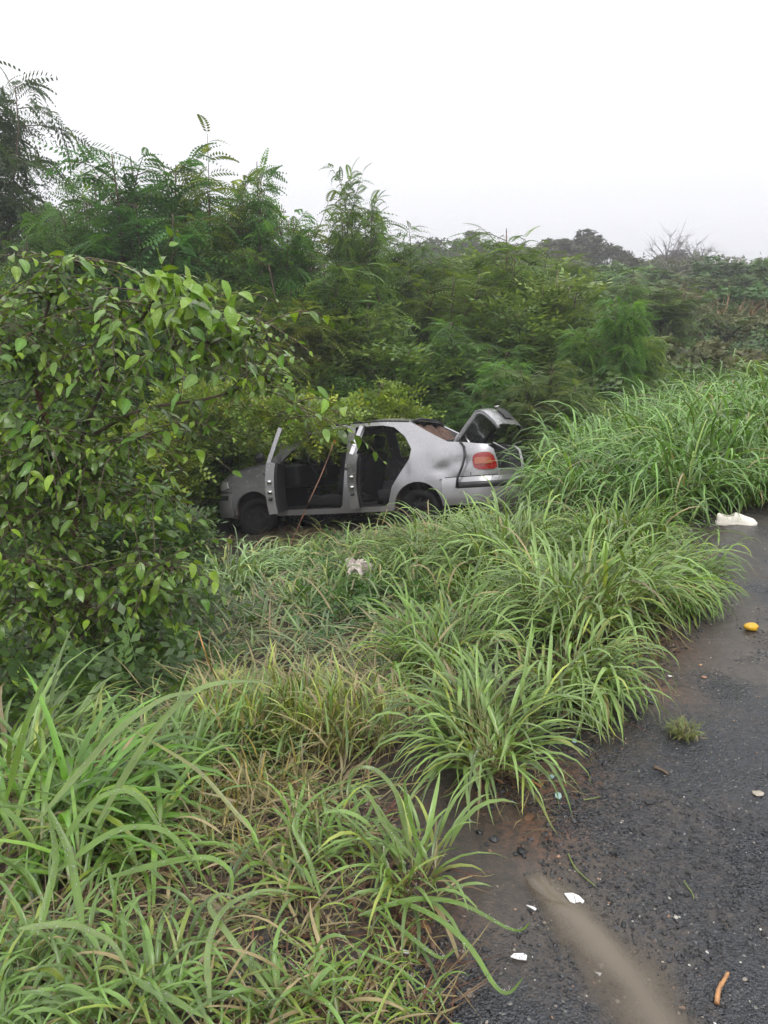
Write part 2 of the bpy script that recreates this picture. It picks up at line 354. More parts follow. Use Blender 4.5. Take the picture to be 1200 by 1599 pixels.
def tussock(base, h, rad, ns, name='grass_tussock', label=None, lean=None, leafW=.013, leafL=None, g=(.115, .185, .048), drops=False, up=(58, 88), dead=.06, basec=RED, dl=(1.2, 2.3), nleaf=4, group='grass tussocks along the road verge', extra_dead=.35, droopc=.35, yel=.15):
    mb = MB(); r = rad * np.sqrt(rng.random(ns)); th = rng.uniform(0, 2 * np.pi, ns)
    root = np.stack([base[0] + r * np.cos(th), base[1] + r * np.sin(th), np.zeros(ns)], 1); root[:, 2] = gz(root[:, 0], root[:, 1]) - .01
    az = th + rng.normal(0, .5, ns)
    el = np.radians(rng.uniform(up[0], up[1], ns) - 14 * (r / rad))
    if lean is not None:
        k = rng.random(ns) < .6; az = np.where(k, lean + rng.normal(0, .5, ns), az); el = np.where(k, el - .2, el)
    hs_ = h * rng.uniform(.45, 1.0, ns)
    shoots(mb, root, az, el, hs_ * .72, (leafL or h * .75), leafW, nleaf, g=g, drops=drops, dead=dead, basec=basec, dl=dl, droopc=droopc, yel=yel)
    nd_ = int(ns * extra_dead)
    if nd_:
        i = rng.integers(0, ns, nd_)
        V, Q, C, _, _ = blades(root[i] + rng.normal(0, .02, (nd_, 3)) * [1, 1, 0], rng.uniform(0, 6.28, nd_), rng.uniform(.1, 1.1, nd_), h * rng.uniform(.3, .8, nd_), .006, rng.uniform(.5, 2, nd_), n=5, c0=BROWN, c1=np.where(rng.random((nd_, 1)) < .5, STRAW * .8, RED * 1.2) * rng.uniform(.5, 1.1, (nd_, 1)))
        mb.add(V, Q, None, C)
    o = mb.build(name, M['grass'])
    # origin at the base
    o.data.transform(Matrix.Translation(-Vector(base))); o.location = base
    if label: tag(o, label, 'grass', group)
    return o
def field(name, pts, h, ns, label, leafW=.013, g=(.115, .185, .048), up=(50, 85), az=None, azs=1.0, dl=(1.2, 2.2), nleaf=4, dead=.06, drops=False, basec=RED, leafL=None, droopc=.4, extra_dead=0, mb=None, yel=.15):
    own = mb is None; mb = mb or MB(); N = len(pts)
    root = np.column_stack([pts, gz(pts[:, 0], pts[:, 1]) - .01])
    a = rng.uniform(0, 6.28, N) if az is None else az + rng.normal(0, azs, N)
    shoots(mb, root, a, np.radians(rng.uniform(up[0], up[1], N)), h * rng.uniform(.35, .75, N), leafL or h * .75, leafW, nleaf, g=g, drops=drops, dl=dl, dead=dead, basec=basec, droopc=droopc, yel=yel)
    if own: return tag(mb.build(name, M['grass']), label, 'grass', kind='stuff')
def scatter(N, poly_px, clump=0, cs=.1):
    """ground points whose photo position falls in a pixel polygon; clump>0 gathers them round centres"""
    P = np.array(poly_px, float); x0, y0 = P.min(0); x1, y1 = P.max(0); res = []
    g = [ground_at(*p) for p in P]; lo = np.min([a[:2] for a in g], 0); hi = np.max([a[:2] for a in g], 0)
    W = np.array([a[:2] for a in g])
    n = len(W)
    def inside(q):
        c = np.zeros(len(q), bool)
        for i in range(n):
            a, b = W[i], W[(i + 1) % n]
            cond = (a[1] > q[:, 1]) != (b[1] > q[:, 1])
            xx = (b[0] - a[0]) * (q[:, 1] - a[1]) / (b[1] - a[1] + 1e-12) + a[0]
            c ^= cond & (q[:, 0] < xx)
        return c
    def sample(m):
        out_ = []; k = 0
        while k < m:
            q = rng.uniform(lo, hi, (m * 3 + 10, 2)); q = q[inside(q)]; out_.append(q); k += len(q)
        return np.concatenate(out_)[:m]
    if not clump: return sample(N)
    c = sample(clump); i = rng.integers(0, clump, N); return c[i] + rng.normal(0, cs, (N, 2))
PALE = (.165, .265, .062); MID = (.122, .222, .030); LUSH = (.095, .21, .022)
def gb(px, py): return ground_at(px, py)
T = [  # px, py of the base, height, radius, shoots, options
 ((768, 1195), .44, .085, 90, dict(label='dense grass tussock leaning left over bare soil at the gravel edge', lean=2.3, drops=True, leafW=.013, g=PALE, dl=(1.2, 2.3))),
 ((880, 1092), .40, .09, 85, dict(label='low arching tussock drooping onto the gravel, nearest the small green sprout', lean=-.3, drops=True, leafW=.013, g=PALE, dl=(1.8, 2.9))),
 ((690, 1060), .46, .12, 80, dict(label='mid green tussock behind the leaning one, beside fallen brown branch', lean=2.2, leafW=.013, g=MID, dl=(1.4, 2.5))),
 ((905, 985), .58, .18, 140, dict(label='wide tussock of pale arching blades at the middle of the verge', leafW=.014, g=PALE, dl=(1.5, 2.7))),
 ((1020, 945), .30, .16, 105, dict(label='low leafy tussock spilling over reddish soil onto the asphalt', leafW=.012, g=MID, dl=(1.6, 2.7), lean=-.4)),
 ((1050, 915), .28, .15, 100, dict(label='short tussock at the asphalt edge just before the white shoe', leafW=.012, g=MID, dl=(1.5, 2.6), lean=-.3)),
 ((790, 905), .64, .24, 180, dict(label='tall pale tussock below the rear bumper of the car', leafW=.015, g=PALE, lean=2.6, dl=(1.5, 2.7))),
 ((672, 888), .56, .2, 140, dict(label='grey green tussock in front of the car rear wheel', leafW=.015, g=PALE, lean=2.8, dl=(1.5, 2.7))),
 ((960, 872), .50, .2, 140, dict(label='bushy tussock between the tall grass and the white shoe', leafW=.013, g=MID, dl=(1.5, 2.6))),
 ((362, 942), .70, .2, 170, dict(label='pale grey green tussock in front of the car front wheel', leafW=.020, g=(.23, .35, .14), lean=.4, dl=(1.6, 2.8), extra_dead=.1)),
 ((432, 918), .50, .17, 110, dict(label='smaller pale tussock right of the one hiding the front wheel', leafW=.018, g=(.23, .35, .14), lean=.2, dl=(1.6, 2.8), extra_dead=.1)),
 ((645, 1390), .26, .05, 22, dict(label='sparse wet tussock of broad beaded blades on dark mud', leafW=.013, leafL=.22, drops=True, g=PALE, extra_dead=.3, nleaf=3)),
 ((60, 1345), .46, .13, 42, dict(label='tall clump of very broad wet blades at the left frame edge', leafW=.023, leafL=.5, drops=True, lean=.3, g=LUSH, dl=(1.2, 2.2), nleaf=3)),
 ((30, 1240), .42, .14, 55, dict(label='leaning clump of long beaded blades before the dark shrub', leafW=.020, leafL=.48, drops=True, lean=.5, g=PALE, dl=(.9, 1.9), nleaf=3)),
 ((1066, 1148), .06, .04, 60, dict(label='tiny yellow green sprout of grass alone on the gravel', leafW=.003, g=(.13, .17, .035), dl=(1., 2.4), extra_dead=.1)),
 ((1172, 785), .42, .2, 110, dict(label='fresh green tussock right behind the white shoe', leafW=.015, g=LUSH, dl=(1.5, 2.6))),
]
for (bp, h, r, ns, kw) in T: tussock(gb(*bp), h, r, ns, **kw)
FGG = (.132, .232, .048)
# foreground mass of wet verge grass
mb = MB()
field('', scatter(165, [(-60, 1660), (500, 1660), (480, 1530), (300, 1500), (-60, 1480)], 20, .05), .24, 0, '', mb=mb, leafW=.011, g=FGG, drops=True, dl=(1.5, 2.8), nleaf=4, up=(45, 85), basec=BROWN, yel=.15)
field('', scatter(90, [(420, 1660), (700, 1660), (690, 1500), (560, 1430), (440, 1500)], 22, .05), .13, 0, '', mb=mb, leafW=.006, g=MID, drops=True, dl=(1.2, 2.6), nleaf=4, up=(20, 80), basec=BROWN, yel=.45, dead=.2)
field('', scatter(60, [(-60, 1480), (260, 1470), (300, 1340), (150, 1290), (-60, 1340)], 9, .05), .36, 0, '', mb=mb, leafW=.017, g=MID, drops=True, dl=(1.1, 2.3), nleaf=3, up=(35, 75), leafL=.36)
field('', scatter(200, [(60, 1250), (330, 1180), (400, 1160), (340, 1230), (200, 1280), (60, 1290)], 22, .06), .36, 0, '', mb=mb, leafW=.012, g=FGG, drops=True, az=.7, azs=.6, dl=(1.0, 2.2), up=(40, 80))
field('', scatter(36, [(360, 1300), (560, 1300), (640, 1440), (480, 1430)], 12, .05), .20, 0, '', mb=mb, leafW=.011, g=MID, drops=True, dl=(1., 2.4), up=(30, 80), yel=.15)
field('', scatter(150, [(200, 1210), (480, 1200), (560, 1290), (560, 1440), (380, 1450), (280, 1360)], 30, .07), .26, 0, '', mb=mb, leafW=.010, g=FGG, drops=True, dl=(.4, 1.8), nleaf=3, up=(2, 45), yel=.7, dead=.5, basec=STRAW)
field('', scatter(100, [(300, 1250), (470, 1210), (520, 1300), (420, 1380), (300, 1340)], 26, .04), .24, 0, '', mb=mb, leafW=.006, g=(.2, .21, .07), dl=(.3, 1.4), nleaf=2, up=(55, 88), yel=.9, dead=.6, basec=RED, leafL=.12, droopc=.5)
field('', scatter(90, [(0, 1640), (520, 1640), (560, 1440), (380, 1400), (0, 1450)], 30, .06), .22, 0, '', mb=mb, leafW=.009, g=FGG, drops=True, dl=(.4, 2.0), nleaf=3, up=(5, 55), yel=.7, dead=.5, basec=STRAW)
def cblade(pts, W, col, n=18, roll=0.):
    """one long blade drawn through given points"""
    P = np.array(pts, float); t = np.linspace(0, 1, len(P)); tt = np.linspace(0, 1, n); m_ = np.gradient(P, t, axis=0)
    Q_ = np.stack([np.interp(tt, t, P[:, c]) for c in range(3)], 1)
    for k in range(3): Q_[1:-1] = (Q_[:-2] + 2 * Q_[1:-1] + Q_[2:]) / 4
    D = np.gradient(Q_, axis=0); D /= np.linalg.norm(D, axis=1)[:, None]; S_ = np.cross(D, [0.15, -.5, 1]); S_ /= np.linalg.norm(S_, axis=1)[:, None]; N_ = np.cross(S_, D)
    r = roll * tt[:, None]; S2 = S_ * np.cos(r) + N_ * np.sin(r); wp = (np.clip(tt * 5 + .35, 0, 1) * (1 - tt ** 3) ** .8 + .02)[:, None] * W
    V = np.stack([Q_ - S2 * wp / 2, Q_ - N_ * wp * .15, Q_ + S2 * wp / 2], 1); q = grid_faces(n, 3)
    mb.add(V, q, None, np.array(col)); DROPS.append((np.repeat(Q_[None, ::3], 9, 0), np.repeat(N_[None, ::3], 9, 0), W))
LB = (.12, .21, .032); LB2 = (.16, .235, .065)
for pts_, W_, c_, ro in (
 ([(150, 1290, 1.75), (230, 1150, 1.85), (300, 1075, 1.9), (360, 1062, 1.9), (430, 1066, 1.95)], .022, LB2, .3),
 ([(60, 1280, 1.7), (180, 1140, 1.8), (260, 1085, 1.85), (330, 1078, 1.9)], .020, LB2, .2),
 ([(10, 1250, 1.7), (40, 1130, 1.72), (70, 1060, 1.75), (95, 1018, 1.76)], .019, LB, .3),
 ([(90, 1360, 1.5), (180, 1290, 1.55), (260, 1290, 1.52), (300, 1340, 1.5), (330, 1390, 1.48)], .018, LB, .8),
 ([(80, 1340, 1.55), (150, 1240, 1.6), (210, 1230, 1.6), (250, 1290, 1.55), (262, 1340, 1.5)], .018, LB, .9),
 ([(60, 1460, 1.4), (90, 1340, 1.5), (75, 1260, 1.55)], .017, LB, .2),
 ([(130, 1450, 1.42), (110, 1330, 1.5), (70, 1250, 1.55)], .018, LB, -.2),
 ([(170, 1370, 1.5), (260, 1345, 1.5), (330, 1335, 1.5), (365, 1360, 1.48), (362, 1400, 1.45)], .016, LB, .6),
 ([(395, 1300, 1.7), (310, 1200, 1.8), (190, 1130, 1.9)], .011, (.2, .22, .07), .2),
 ([(560, 1430, 1.55), (640, 1400, 1.58), (720, 1405, 1.55), (790, 1450, 1.45), (815, 1456, 1.42), (828, 1440, 1.42)], .013, LB, .5),
 ([(600, 1400, 1.6), (680, 1425, 1.5), (740, 1480, 1.40), (770, 1540, 1.33), (795, 1558, 1.31), (818, 1525, 1.32)], .014, LB, .4),
 ([(590, 1420, 1.56), (650, 1470, 1.46), (690, 1500, 1.42), (715, 1480, 1.42)], .011, LB, .3),
 ([(550, 1480, 1.45), (620, 1510, 1.4), (690, 1560, 1.32)], .008, LB, .3),
 ([(500, 1400, 1.55), (480, 1330, 1.6), (450, 1285, 1.65), (505, 1230, 1.7), (560, 1215, 1.7)], .012, LB, .5),
 ([(640, 1330, 1.72), (625, 1240, 1.78), (590, 1200, 1.8), (560, 1195, 1.8), (545, 1220, 1.8)], .012, LB2, .6),
 ([(660, 1340, 1.7), (635, 1260, 1.72), (632, 1215, 1.74)], .013, LB, .2),
 ([(650, 1345, 1.7), (600, 1290, 1.72), (578, 1240, 1.74), (560, 1225, 1.75)], .012, LB2, .3),
 ([(210, 1530, 1.3), (270, 1560, 1.28), (320, 1590, 1.25)], .016, LB, .2),
 ([(30, 1450, 1.4), (110, 1440, 1.42), (180, 1470, 1.38), (210, 1540, 1.32)], .015, LB2, .5),
 ([(430, 1560, 1.3), (350, 1450, 1.45), (320, 1410, 1.5), (350, 1390, 1.52), (400, 1420, 1.5)], .013, LB2, .6),
 ([(330, 1580, 1.28), (320, 1480, 1.4), (350, 1410, 1.5), (420, 1385, 1.52), (470, 1400, 1.5)], .014, LB2, .5),
):
    cblade([at(*p) for p in pts_], W_, c_, roll=ro)
tag(mb.build('verge_grass', M['grass']), 'mass of wet arching verge grass filling the lower left foreground', 'grass', kind='stuff')
# stand of straw-coloured culms and the flattened hump
mb = MB()
p_ = scatter(420, [(330, 1190), (610, 1200), (600, 1140), (470, 1120), (330, 1130)], 46, .035)
field('', p_, .36, 0, '', mb=mb, leafW=.009, g=PALE, dl=(.8, 1.9), up=(68, 92), nleaf=3, leafL=.16, droopc=.15, yel=.9, dead=.35)
p_ = scatter(520, [(300, 1100), (500, 1090), (620, 1110), (640, 1160), (300, 1180)], 40, .06)
field('', p_, .42, 0, '', mb=mb, leafW=.008, g=(.18, .23, .09), dl=(.3, 1.2), up=(8, 40), az=2.0, azs=.7, nleaf=3, leafL=.26, dead=.4, yel=.6)
tag(mb.build('straw_grass', M['grass']), 'stand of yellow based grass stems with flattened tops behind the foreground grass', 'grass', kind='stuff')
# grass knocked flat down the slope toward the car
mb = MB()
for n_, poly, g_, a_, h_ in ((430, [(430, 1090), (700, 1060), (760, 960), (640, 860), (460, 850), (330, 930), (330, 1020)], (.14, .20, .075), 1.9, .45),
                            (130, [(300, 1060), (460, 1060), (430, 950), (260, 980)], (.06, .10, .03), 1.6, .4),
                            (150, [(420, 870), (720, 870), (700, 830), (440, 835)], (.14, .16, .06), 3.0, .4)):
    field('', scatter(n_, poly, 60, .14), h_, 0, '', mb=mb, leafW=.012, g=g_, dl=(.3, 1.8), up=(4, 50), az=a_, azs=1.2, nleaf=3, dead=.3, yel=.3)
field('', scatter(170, [(440, 1000), (660, 990), (700, 900), (620, 860), (460, 860)], 14, .07), .42, 0, '', mb=mb, leafW=.014, g=PALE, dl=(1.3, 2.5), up=(45, 85))
tag(mb.build('flattened_grass', M['grass']), 'flattened grass lying along the track down to the car', 'grass', kind='stuff')
# verge between the tussocks
mb = MB()
field('', scatter(620, [(660, 1010), (900, 1060), (1010, 960), (1080, 895), (1030, 850), (800, 850), (640, 900)], 60, .12), .34, 0, '', mb=mb, leafW=.013, g=MID, dl=(1.5, 2.7), up=(45, 85))
field('', scatter(170, [(680, 870), (900, 870), (900, 830), (700, 840)], 20, .14), .42, 0, '', mb=mb, leafW=.013, g=PALE, dl=(1.2, 2.3), up=(45, 85))
tag(mb.build('bank_grass', M['grass']), 'green grass filling in between the tussocks on the road bank', 'grass', kind='stuff')
# the tall lush grass on the right
def world_field(N, f, nclump, cs):
    c = f(nclump); i = rng.integers(0, nclump, N); return c[i] + rng.normal(0, cs, (N, 2))
def strip(a0, a1, s0, s1):
    def f(n):
        a = rng.uniform(a0, a1, n); s = rng.uniform(s0, s1, n); return E0 + a[:, None] * ED + s[:, None] * EN
    return f
mb = MB()
for (n_, a0, a1, s0, s1, h_) in ((420, 3.6, 5.0, .55, 1.9, .85), (820, 4.7, 7.6, .35, 2.3, 1.15), (700, 7.2, 11., .3, 3.2, 1.25), (420, 10.5, 16, .2, 4.0, 1.2)):
    field('', world_field(n_, strip(a0, a1, s0, s1), n_ // 14, .12), h_, 0, '', mb=mb, leafW=.020, g=(.13, .255, .050), dl=(1.8, 3.1), up=(50, 86), nleaf=5, leafL=.70, droopc=.7, dead=.03, yel=.12)
tag(mb.build('tall_grass', M['grass']), 'tall lush green grass bank arching beside the road right of the car', 'grass', kind='stuff')
# raindrops beaded on the near blades
pts = []; nrm = []
for PP, n2, W_ in DROPS:
    N, n = PP.shape[:2]; k = rng.integers(0, N, int(N * 5)); f = rng.uniform(.5, n - 1.2, len(k)); i0 = f.astype(int); fr = (f - i0)[:, None]
    q = PP[k, i0] * (1 - fr) + PP[k, i0 + 1] * fr; nn = n2[k, i0]; nn = np.where(nn[:, 2:3] < 0, -nn, nn)
    m = (q[:, 1] < 2.6) & (q[:, 2] > gz(q[:, 0], q[:, 1]) + .04); pts.append((q + rng.normal(0, 1, q.shape) * W_ * .22 + nn * .001)[m]); nrm.append(nn[m])
pts = np.concatenate(pts); sel = rng.permutation(len(pts))[:8000]; pts = pts[sel]
ph = (1 + 5 ** .5) / 2
ICO = np.array([(-1, ph, 0), (1, ph, 0), (-1, -ph, 0), (1, -ph, 0), (0, -1, ph), (0, 1, ph), (0, -1, -ph), (0, 1, -ph), (ph, 0, -1), (ph, 0, 1), (-ph, 0, -1), (-ph, 0, 1)]) / math.hypot(1, ph)
ICF = np.array([(0, 11, 5), (0, 5, 1), (0, 1, 7), (0, 7, 10), (0, 10, 11), (1, 5, 9), (5, 11, 4), (11, 10, 2), (10, 7, 6), (7, 1, 8), (3, 9, 4), (3, 4, 2), (3, 2, 6), (3, 6, 8), (3, 8, 9), (4, 9, 5), (2, 4, 11), (6, 2, 10), (8, 6, 7), (9, 8, 1)])
rr = rng.uniform(.0008, .0021, len(pts))
V = pts[:, None] + ICO[None] * rr[:, None, None]
tag(mk('raindrops', V, None, (ICF[None] + np.arange(len(pts))[:, None, None] * 12), M['drop']), 'raindrops beaded along the wet foreground grass blades', 'water', kind='stuff')
# ------------------------------------------------------------------ the car
def paint_mat():
    m, t, p, o = newmat('silver_paint')
    n1 = tex_noise(t, 2.2, 5, .6); n2 = tex_noise(t, 18., 5, .7)
    g = nd(t, 'ShaderNodeTexCoord'); sp = nd(t, 'ShaderNodeSeparateXYZ'); t.links.new(g.outputs['Object'], sp.inputs[0])
    splash = rampf(t, sp.outputs[2], .65, .25)
    d = nd(t, 'ShaderNodeMath', operation='MULTIPLY'); t.links.new(rampf(t, n2.outputs[0], .58, .8), d.inputs[0]); t.links.new(rampf(t, n1.outputs[0], .4, .7, .1, .6), d.inputs[1])
    d2 = nd(t, 'ShaderNodeMath', operation='MULTIPLY_ADD'); t.links.new(splash, d2.inputs[0]); d2.inputs[1].default_value = .35; t.links.new(d.outputs[0], d2.inputs[2]); d2.use_clamp = True
    c = mixc(t, d2.outputs[0], (.35, .345, .365), (.17, .15, .125)); t.links.new(c, p.inputs['Base Color'])
    p.inputs['Metallic'].default_value = .45; t.links.new(rampf(t, d2.outputs[0], 0, 1, .27, .6), p.inputs['Roughness'])
    p.inputs['Coat Weight'].default_value = .6; p.inputs['Coat Roughness'].default_value = .08
    return m
M['paint'] = paint_mat()
M['black'] = plain('black_plastic', (.018, .018, .02), .45, noise=20, nv=.4)
M['rubber'] = plain('tyre_rubber', (.009, .009, .009), .85, spec=.2, noise=25, nv=.5)
M['steel'] = plain('steel_wheel', (.014, .014, .014), .7, .0, spec=.25, noise=12)
M['fabric'] = plain('seat_fabric', (.010, .010, .012), .85, noise=40, nv=.4)
M['trim'] = plain('door_trim', (.012, .012, .014), .6, noise=15)
M['lining'] = plain('brown_headliner', (.085, .045, .03), .85, noise=14, nv=.5, bump=.5)
M['underbody'] = plain('underbody', (.012, .012, .012), .8)
M['arch'] = plain('wheel_arch_rust', (.05, .03, .025), .8, noise=14, nv=.5)
M['glass'] = plain('car_glass', (.9, .95, .93), .03)
for n_ in M['glass'].node_tree.nodes:
    if n_.type == 'BSDF_PRINCIPLED': n_.inputs['Transmission Weight'].default_value = .9; n_.inputs['IOR'].default_value = 1.1
M['lens_red'] = plain('red_lens', (.26, .006, .008), .2, coat=.8)
M['lens_amber'] = plain('amber_lens', (.34, .085, .035), .2, coat=.8)
M['lens_clear'] = plain('clear_lens', (.55, .56, .55), .08, coat=.8)
M['chrome'] = plain('bare_metal', (.6, .6, .6), .25, 1.)
m_, t_, p_, o_ = newmat('lit_lamp'); p_.inputs['Base Color'].default_value = (.8, .15, .04, 1); p_.inputs['Emission Color'].default_value = (1, .13, .03, 1); p_.inputs['Emission Strength'].default_value = 1.1; M['lamp'] = m_

def cr(xs, ys, x):
    """smooth interpolation (Catmull-Rom on uneven knots)"""
    xs = np.asarray(xs, float); ys = np.asarray(ys, float); m = np.gradient(ys, xs)
    x = np.clip(x, xs[0], xs[-1]); i = np.clip(np.searchsorted(xs, x) - 1, 0, len(xs) - 2)
    h = xs[i + 1] - xs[i]; t = (x - xs[i]) / h
    return (2 * t**3 - 3 * t**2 + 1) * ys[i] + (t**3 - 2 * t**2 + t) * h * m[i] + (-2 * t**3 + 3 * t**2) * ys[i + 1] + (t**3 - t**2) * h * m[i + 1]
def plan(x):
    x = np.asarray(x, float); y = .795 - .012 * (x / 1.2) ** 2
    y = np.where(x < -1.78, .50 + (y - .50) * np.sqrt(np.clip(1 - ((-1.78 - x) / .40) ** 2, 0, 1)), y)
    y = np.where(x > 1.40, .30 + (y - .30) * np.sqrt(np.clip(1 - ((x - 1.40) / .56) ** 2, 0, 1)), y)
    return y
def tumble(z): return cr([.1, .25, .45, .62, .80, .93, 1.05, 1.2, 1.40], [.94, .965, .995, 1.0, .985, .955, .895, .82, .715], z)
def side_y(x, z):
    y = plan(x) * np.where(np.abs(np.asarray(x)) > 1.75, 1 - (1 - tumble(z)) * .7, tumble(z))
    # creases and knocks on the quarter panel and wing
    def dent(cx, cz, rx, rz, d): return d * np.exp(-((x - cx) / rx) ** 2 - ((z - cz) / rz) ** 2)
    return y - dent(-1.52, .72, .11, .07, .045) + dent(-1.42, .66, .10, .05, .012) - dent(-1.75, .80, .16, .05, .02) - dent(-1.30, .86, .10, .16, .018) - dent(-1.66, .60, .09, .04, .02) - dent(1.25, .74, .10, .05, .02) - dent(-1.05, .75, .05, .12, .01)
ROOFX = [-2.14, -2.05, -1.58, -1.40, -1.08, -.70, -.20, .20, .42, .95, 1.25, 1.55, 1.78, 1.93]
ROOFZ = [.94, .99, 1.055, 1.15, 1.335, 1.375, 1.385, 1.365, 1.32, .97, .915, .84, .75, .62]
def topz(x): return np.interp(x, ROOFX, ROOFZ)
def resample(poly, d, closed=True):
    P = [np.array(p, float) for p in poly]; out_ = []
    for a, b in zip(P, P[1:] + (P[:1] if closed else [])):
        n = max(1, int(np.linalg.norm(b - a) / d)); out_ += [a + (b - a) * k / n for k in range(n)]
    if not closed: out_.append(P[-1])
    return np.array(out_)
def inpoly(q, W):
    c = np.zeros(len(q), bool); n = len(W)
    for i in range(n):
        a, b = W[i], W[(i + 1) % n]; cond = (a[1] > q[:, 1]) != (b[1] > q[:, 1])
        c ^= cond & (q[:, 0] < (b[0] - a[0]) * (q[:, 1] - a[1]) / (b[1] - a[1] + 1e-12) + a[0])
    return c
def cdt(outer, holes=(), d=.05):
    loops = [resample(outer, d)] + [resample(h, d) for h in holes]
    V = np.concatenate(loops); E_ = []; n = 0
    for l in loops: E_ += [(n + i, n + (i + 1) % len(l)) for i in range(len(l))]; n += len(l)
    lo, hi = V.min(0), V.max(0); gx, gy = np.meshgrid(np.arange(lo[0] + d / 2, hi[0], d), np.arange(lo[1] + d / 2, hi[1], d))
    G = np.stack([gx.ravel(), gy.ravel()], 1); G = G[inpoly(G, loops[0])]
    for h in loops[1:]: G = G[~inpoly(G, h)]
    mind = np.sqrt(((G[:, None] - V[None]) ** 2).sum(-1)).min(1); G = G[mind > d * .45]
    A = np.concatenate([V, G])
    r = delaunay_2d_cdt([Vector(v) for v in A], E_, [], 1, 1e-6)
    v = np.array([tuple(p) for p in r[0]]); f = np.array([list(x) for x in r[2]])
    c = v[f].mean(1); ok = inpoly(c, loops[0])
    for h in loops[1:]: ok &= ~inpoly(c, h)
    f = f[ok]
    a, b, cc = v[f[:, 0]], v[f[:, 1]], v[f[:, 2]]
    ar = (b[:, 0] - a[:, 0]) * (cc[:, 1] - a[:, 1]) - (b[:, 1] - a[:, 1]) * (cc[:, 0] - a[:, 0])
    f[ar < 0] = f[ar < 0][:, ::-1]
    return v, f
def solid(o, th, offset=-1, bev=0):
    m = o.modifiers.new('solid', 'SOLIDIFY'); m.thickness = th; m.offset = offset
    es = o.modifiers.new('split', 'EDGE_SPLIT'); es.split_angle = R_(38); return o
def panel(name, outer, holes, mat, parent, th, side=1, off=0., d=.05, org=(0, 0, 0)):
    v, f = cdt(outer, holes, d); y = side * (side_y(v[:, 0], v[:, 1]) + off)
    V = np.stack([v[:, 0], y, v[:, 1]], 1) - np.asarray(org)
    return solid(mk(name, V, None, f[:, ::-1] if side > 0 else f, mat, parent=parent), th)
def arc(cx, cz, r, a0, a1, n=14): return [(cx + r * math.cos(R_(a)), cz + r * math.sin(R_(a))) for a in np.linspace(a0, a1, n)]
def box(lo, hi, bev=.0):
    lo = np.array(lo, float); hi = np.array(hi, float); c = (lo + hi) / 2; h = (hi - lo) / 2
    V = np.array([(a, b, e) for a in (-1, 1) for b in (-1, 1) for e in (-1, 1)]) * h + c
    return V, np.array([(0, 1, 3, 2), (4, 6, 7, 5), (0, 4, 5, 1), (2, 3, 7, 6), (0, 2, 6, 4), (1, 5, 7, 3)])
def boxo(name, lo, hi, mat, parent, bev=.02, seg=3, rot=None):
    V, Q = box(lo, hi); c = V.mean(0); o = mk(name, V - c, Q, None, mat, parent=parent); o.location = c
    if rot: o.rotation_euler = rot
    if bev: b = o.modifiers.new('bevel', 'BEVEL'); b.width = bev; b.segments = seg
    return o

car = empty('wrecked_car', CAR, CROT, 'silver four-door sedan wreck in the bushes with doors and boot open', 'car')
ZC = .285; RA = .315
front_open = [(.74, .33), (.80, .55), (.80, .90), (.60, 1.08), (.33, 1.27), (.10, 1.325), (-.22, 1.335), (-.235, .95), (-.20, .60), (-.16, .36), (-.12, .32)]
rear_open = [(-.30, .32), (-.33, .60), (-.345, .95), (-.32, 1.335), (-.70, 1.325), (-.86, 1.29), (-1.02, 1.16), (-1.12, 1.0), (-1.10, .88), (-.98, .72), (-.86, .56), (-.80, .36), (-.76, .32)]
outer = ([(.80, .255), (-.84, .255)] + arc(-1.185, ZC, RA, 0, 180)[::1] + [(-1.52, .30), (-1.70, .32), (-2.0, .36), (-2.12, .42), (-2.16, .60), (-2.15, .80), (-2.12, .93), (-2.05, .99), (-1.80, 1.03), (-1.58, 1.055), (-1.40, 1.15), (-1.08, 1.335), (-.70, 1.375), (-.20, 1.385), (.20, 1.365), (.42, 1.32), (.95, .97), (1.25, .915), (1.55, .84), (1.78, .75), (1.90, .64), (1.94, .50), (1.88, .34), (1.60, .27)] + arc(1.185, ZC, RA, 0, 180))
# arches run front-to-rear in the outline, so order each arc by descending x
body = panel('side_panel', outer, [front_open, rear_open], M['paint'], car, .035, 1, d=.045)
win_f = [(.74, .93), (.33, 1.25), (.10, 1.31), (-.20, 1.32), (-.22, .95)]
win_r = [(-.36, .96), (-.34, 1.315), (-.70, 1.305), (-.85, 1.27), (-1.0, 1.15), (-1.09, 1.0)]
panel('side_panel', outer, [win_f, win_r], M['paint'], car, .035, -1, d=.06)
for wpoly in (win_f, win_r): panel('side_window', wpoly, [], M['glass'], car, .005, -1, -.012, d=.15)
# black weather seals round the two door openings
for op in (front_open, rear_open):
    q = resample(op, .05); q = np.concatenate([q, q[:2]]); mbs = MB()
    mbs.add(*tube(np.stack([q[:, 0], side_y(q[:, 0], q[:, 1]) - .012, q[:, 1]], 1), .011, 5)); mbs.build('door_seal', M['black'], car)
# black gutter along the roof edge
xs = np.linspace(-1.05, .42, 20); mbs = MB(); mbs.add(*tube(np.stack([xs, side_y(xs, topz(xs)) - .003, topz(xs) + .008], 1), .012, 5)); mbs.build('roof_gutter', M['black'], car)
def cap(name, x0, x1, nx, crown, mat, ny=17, off=.004, edge=1.0, zf=topz, rough=0.):
    x = np.linspace(x0, x1, nx); v = np.linspace(-1, 1, ny)
    ye = side_y(x, zf(x)) * edge
    Y_ = ye[:, None] * v[None]; Z_ = zf(x)[:, None] + off + crown * (1 - v[None] ** 2) ** .8 + 0 * Y_
    X_ = np.repeat(x[:, None], ny, 1)
    if rough: Z_ = Z_ + rough * noise2(X_, Y_, 5, 31) * (1 - v[None] ** 4)
    return solid(mk(name, np.stack([X_, Y_, Z_], -1), grid_faces(nx, ny), None, mat, parent=car), .012)
cap('roof', -1.09, .42, 26, .045, M['paint'], rough=.012)
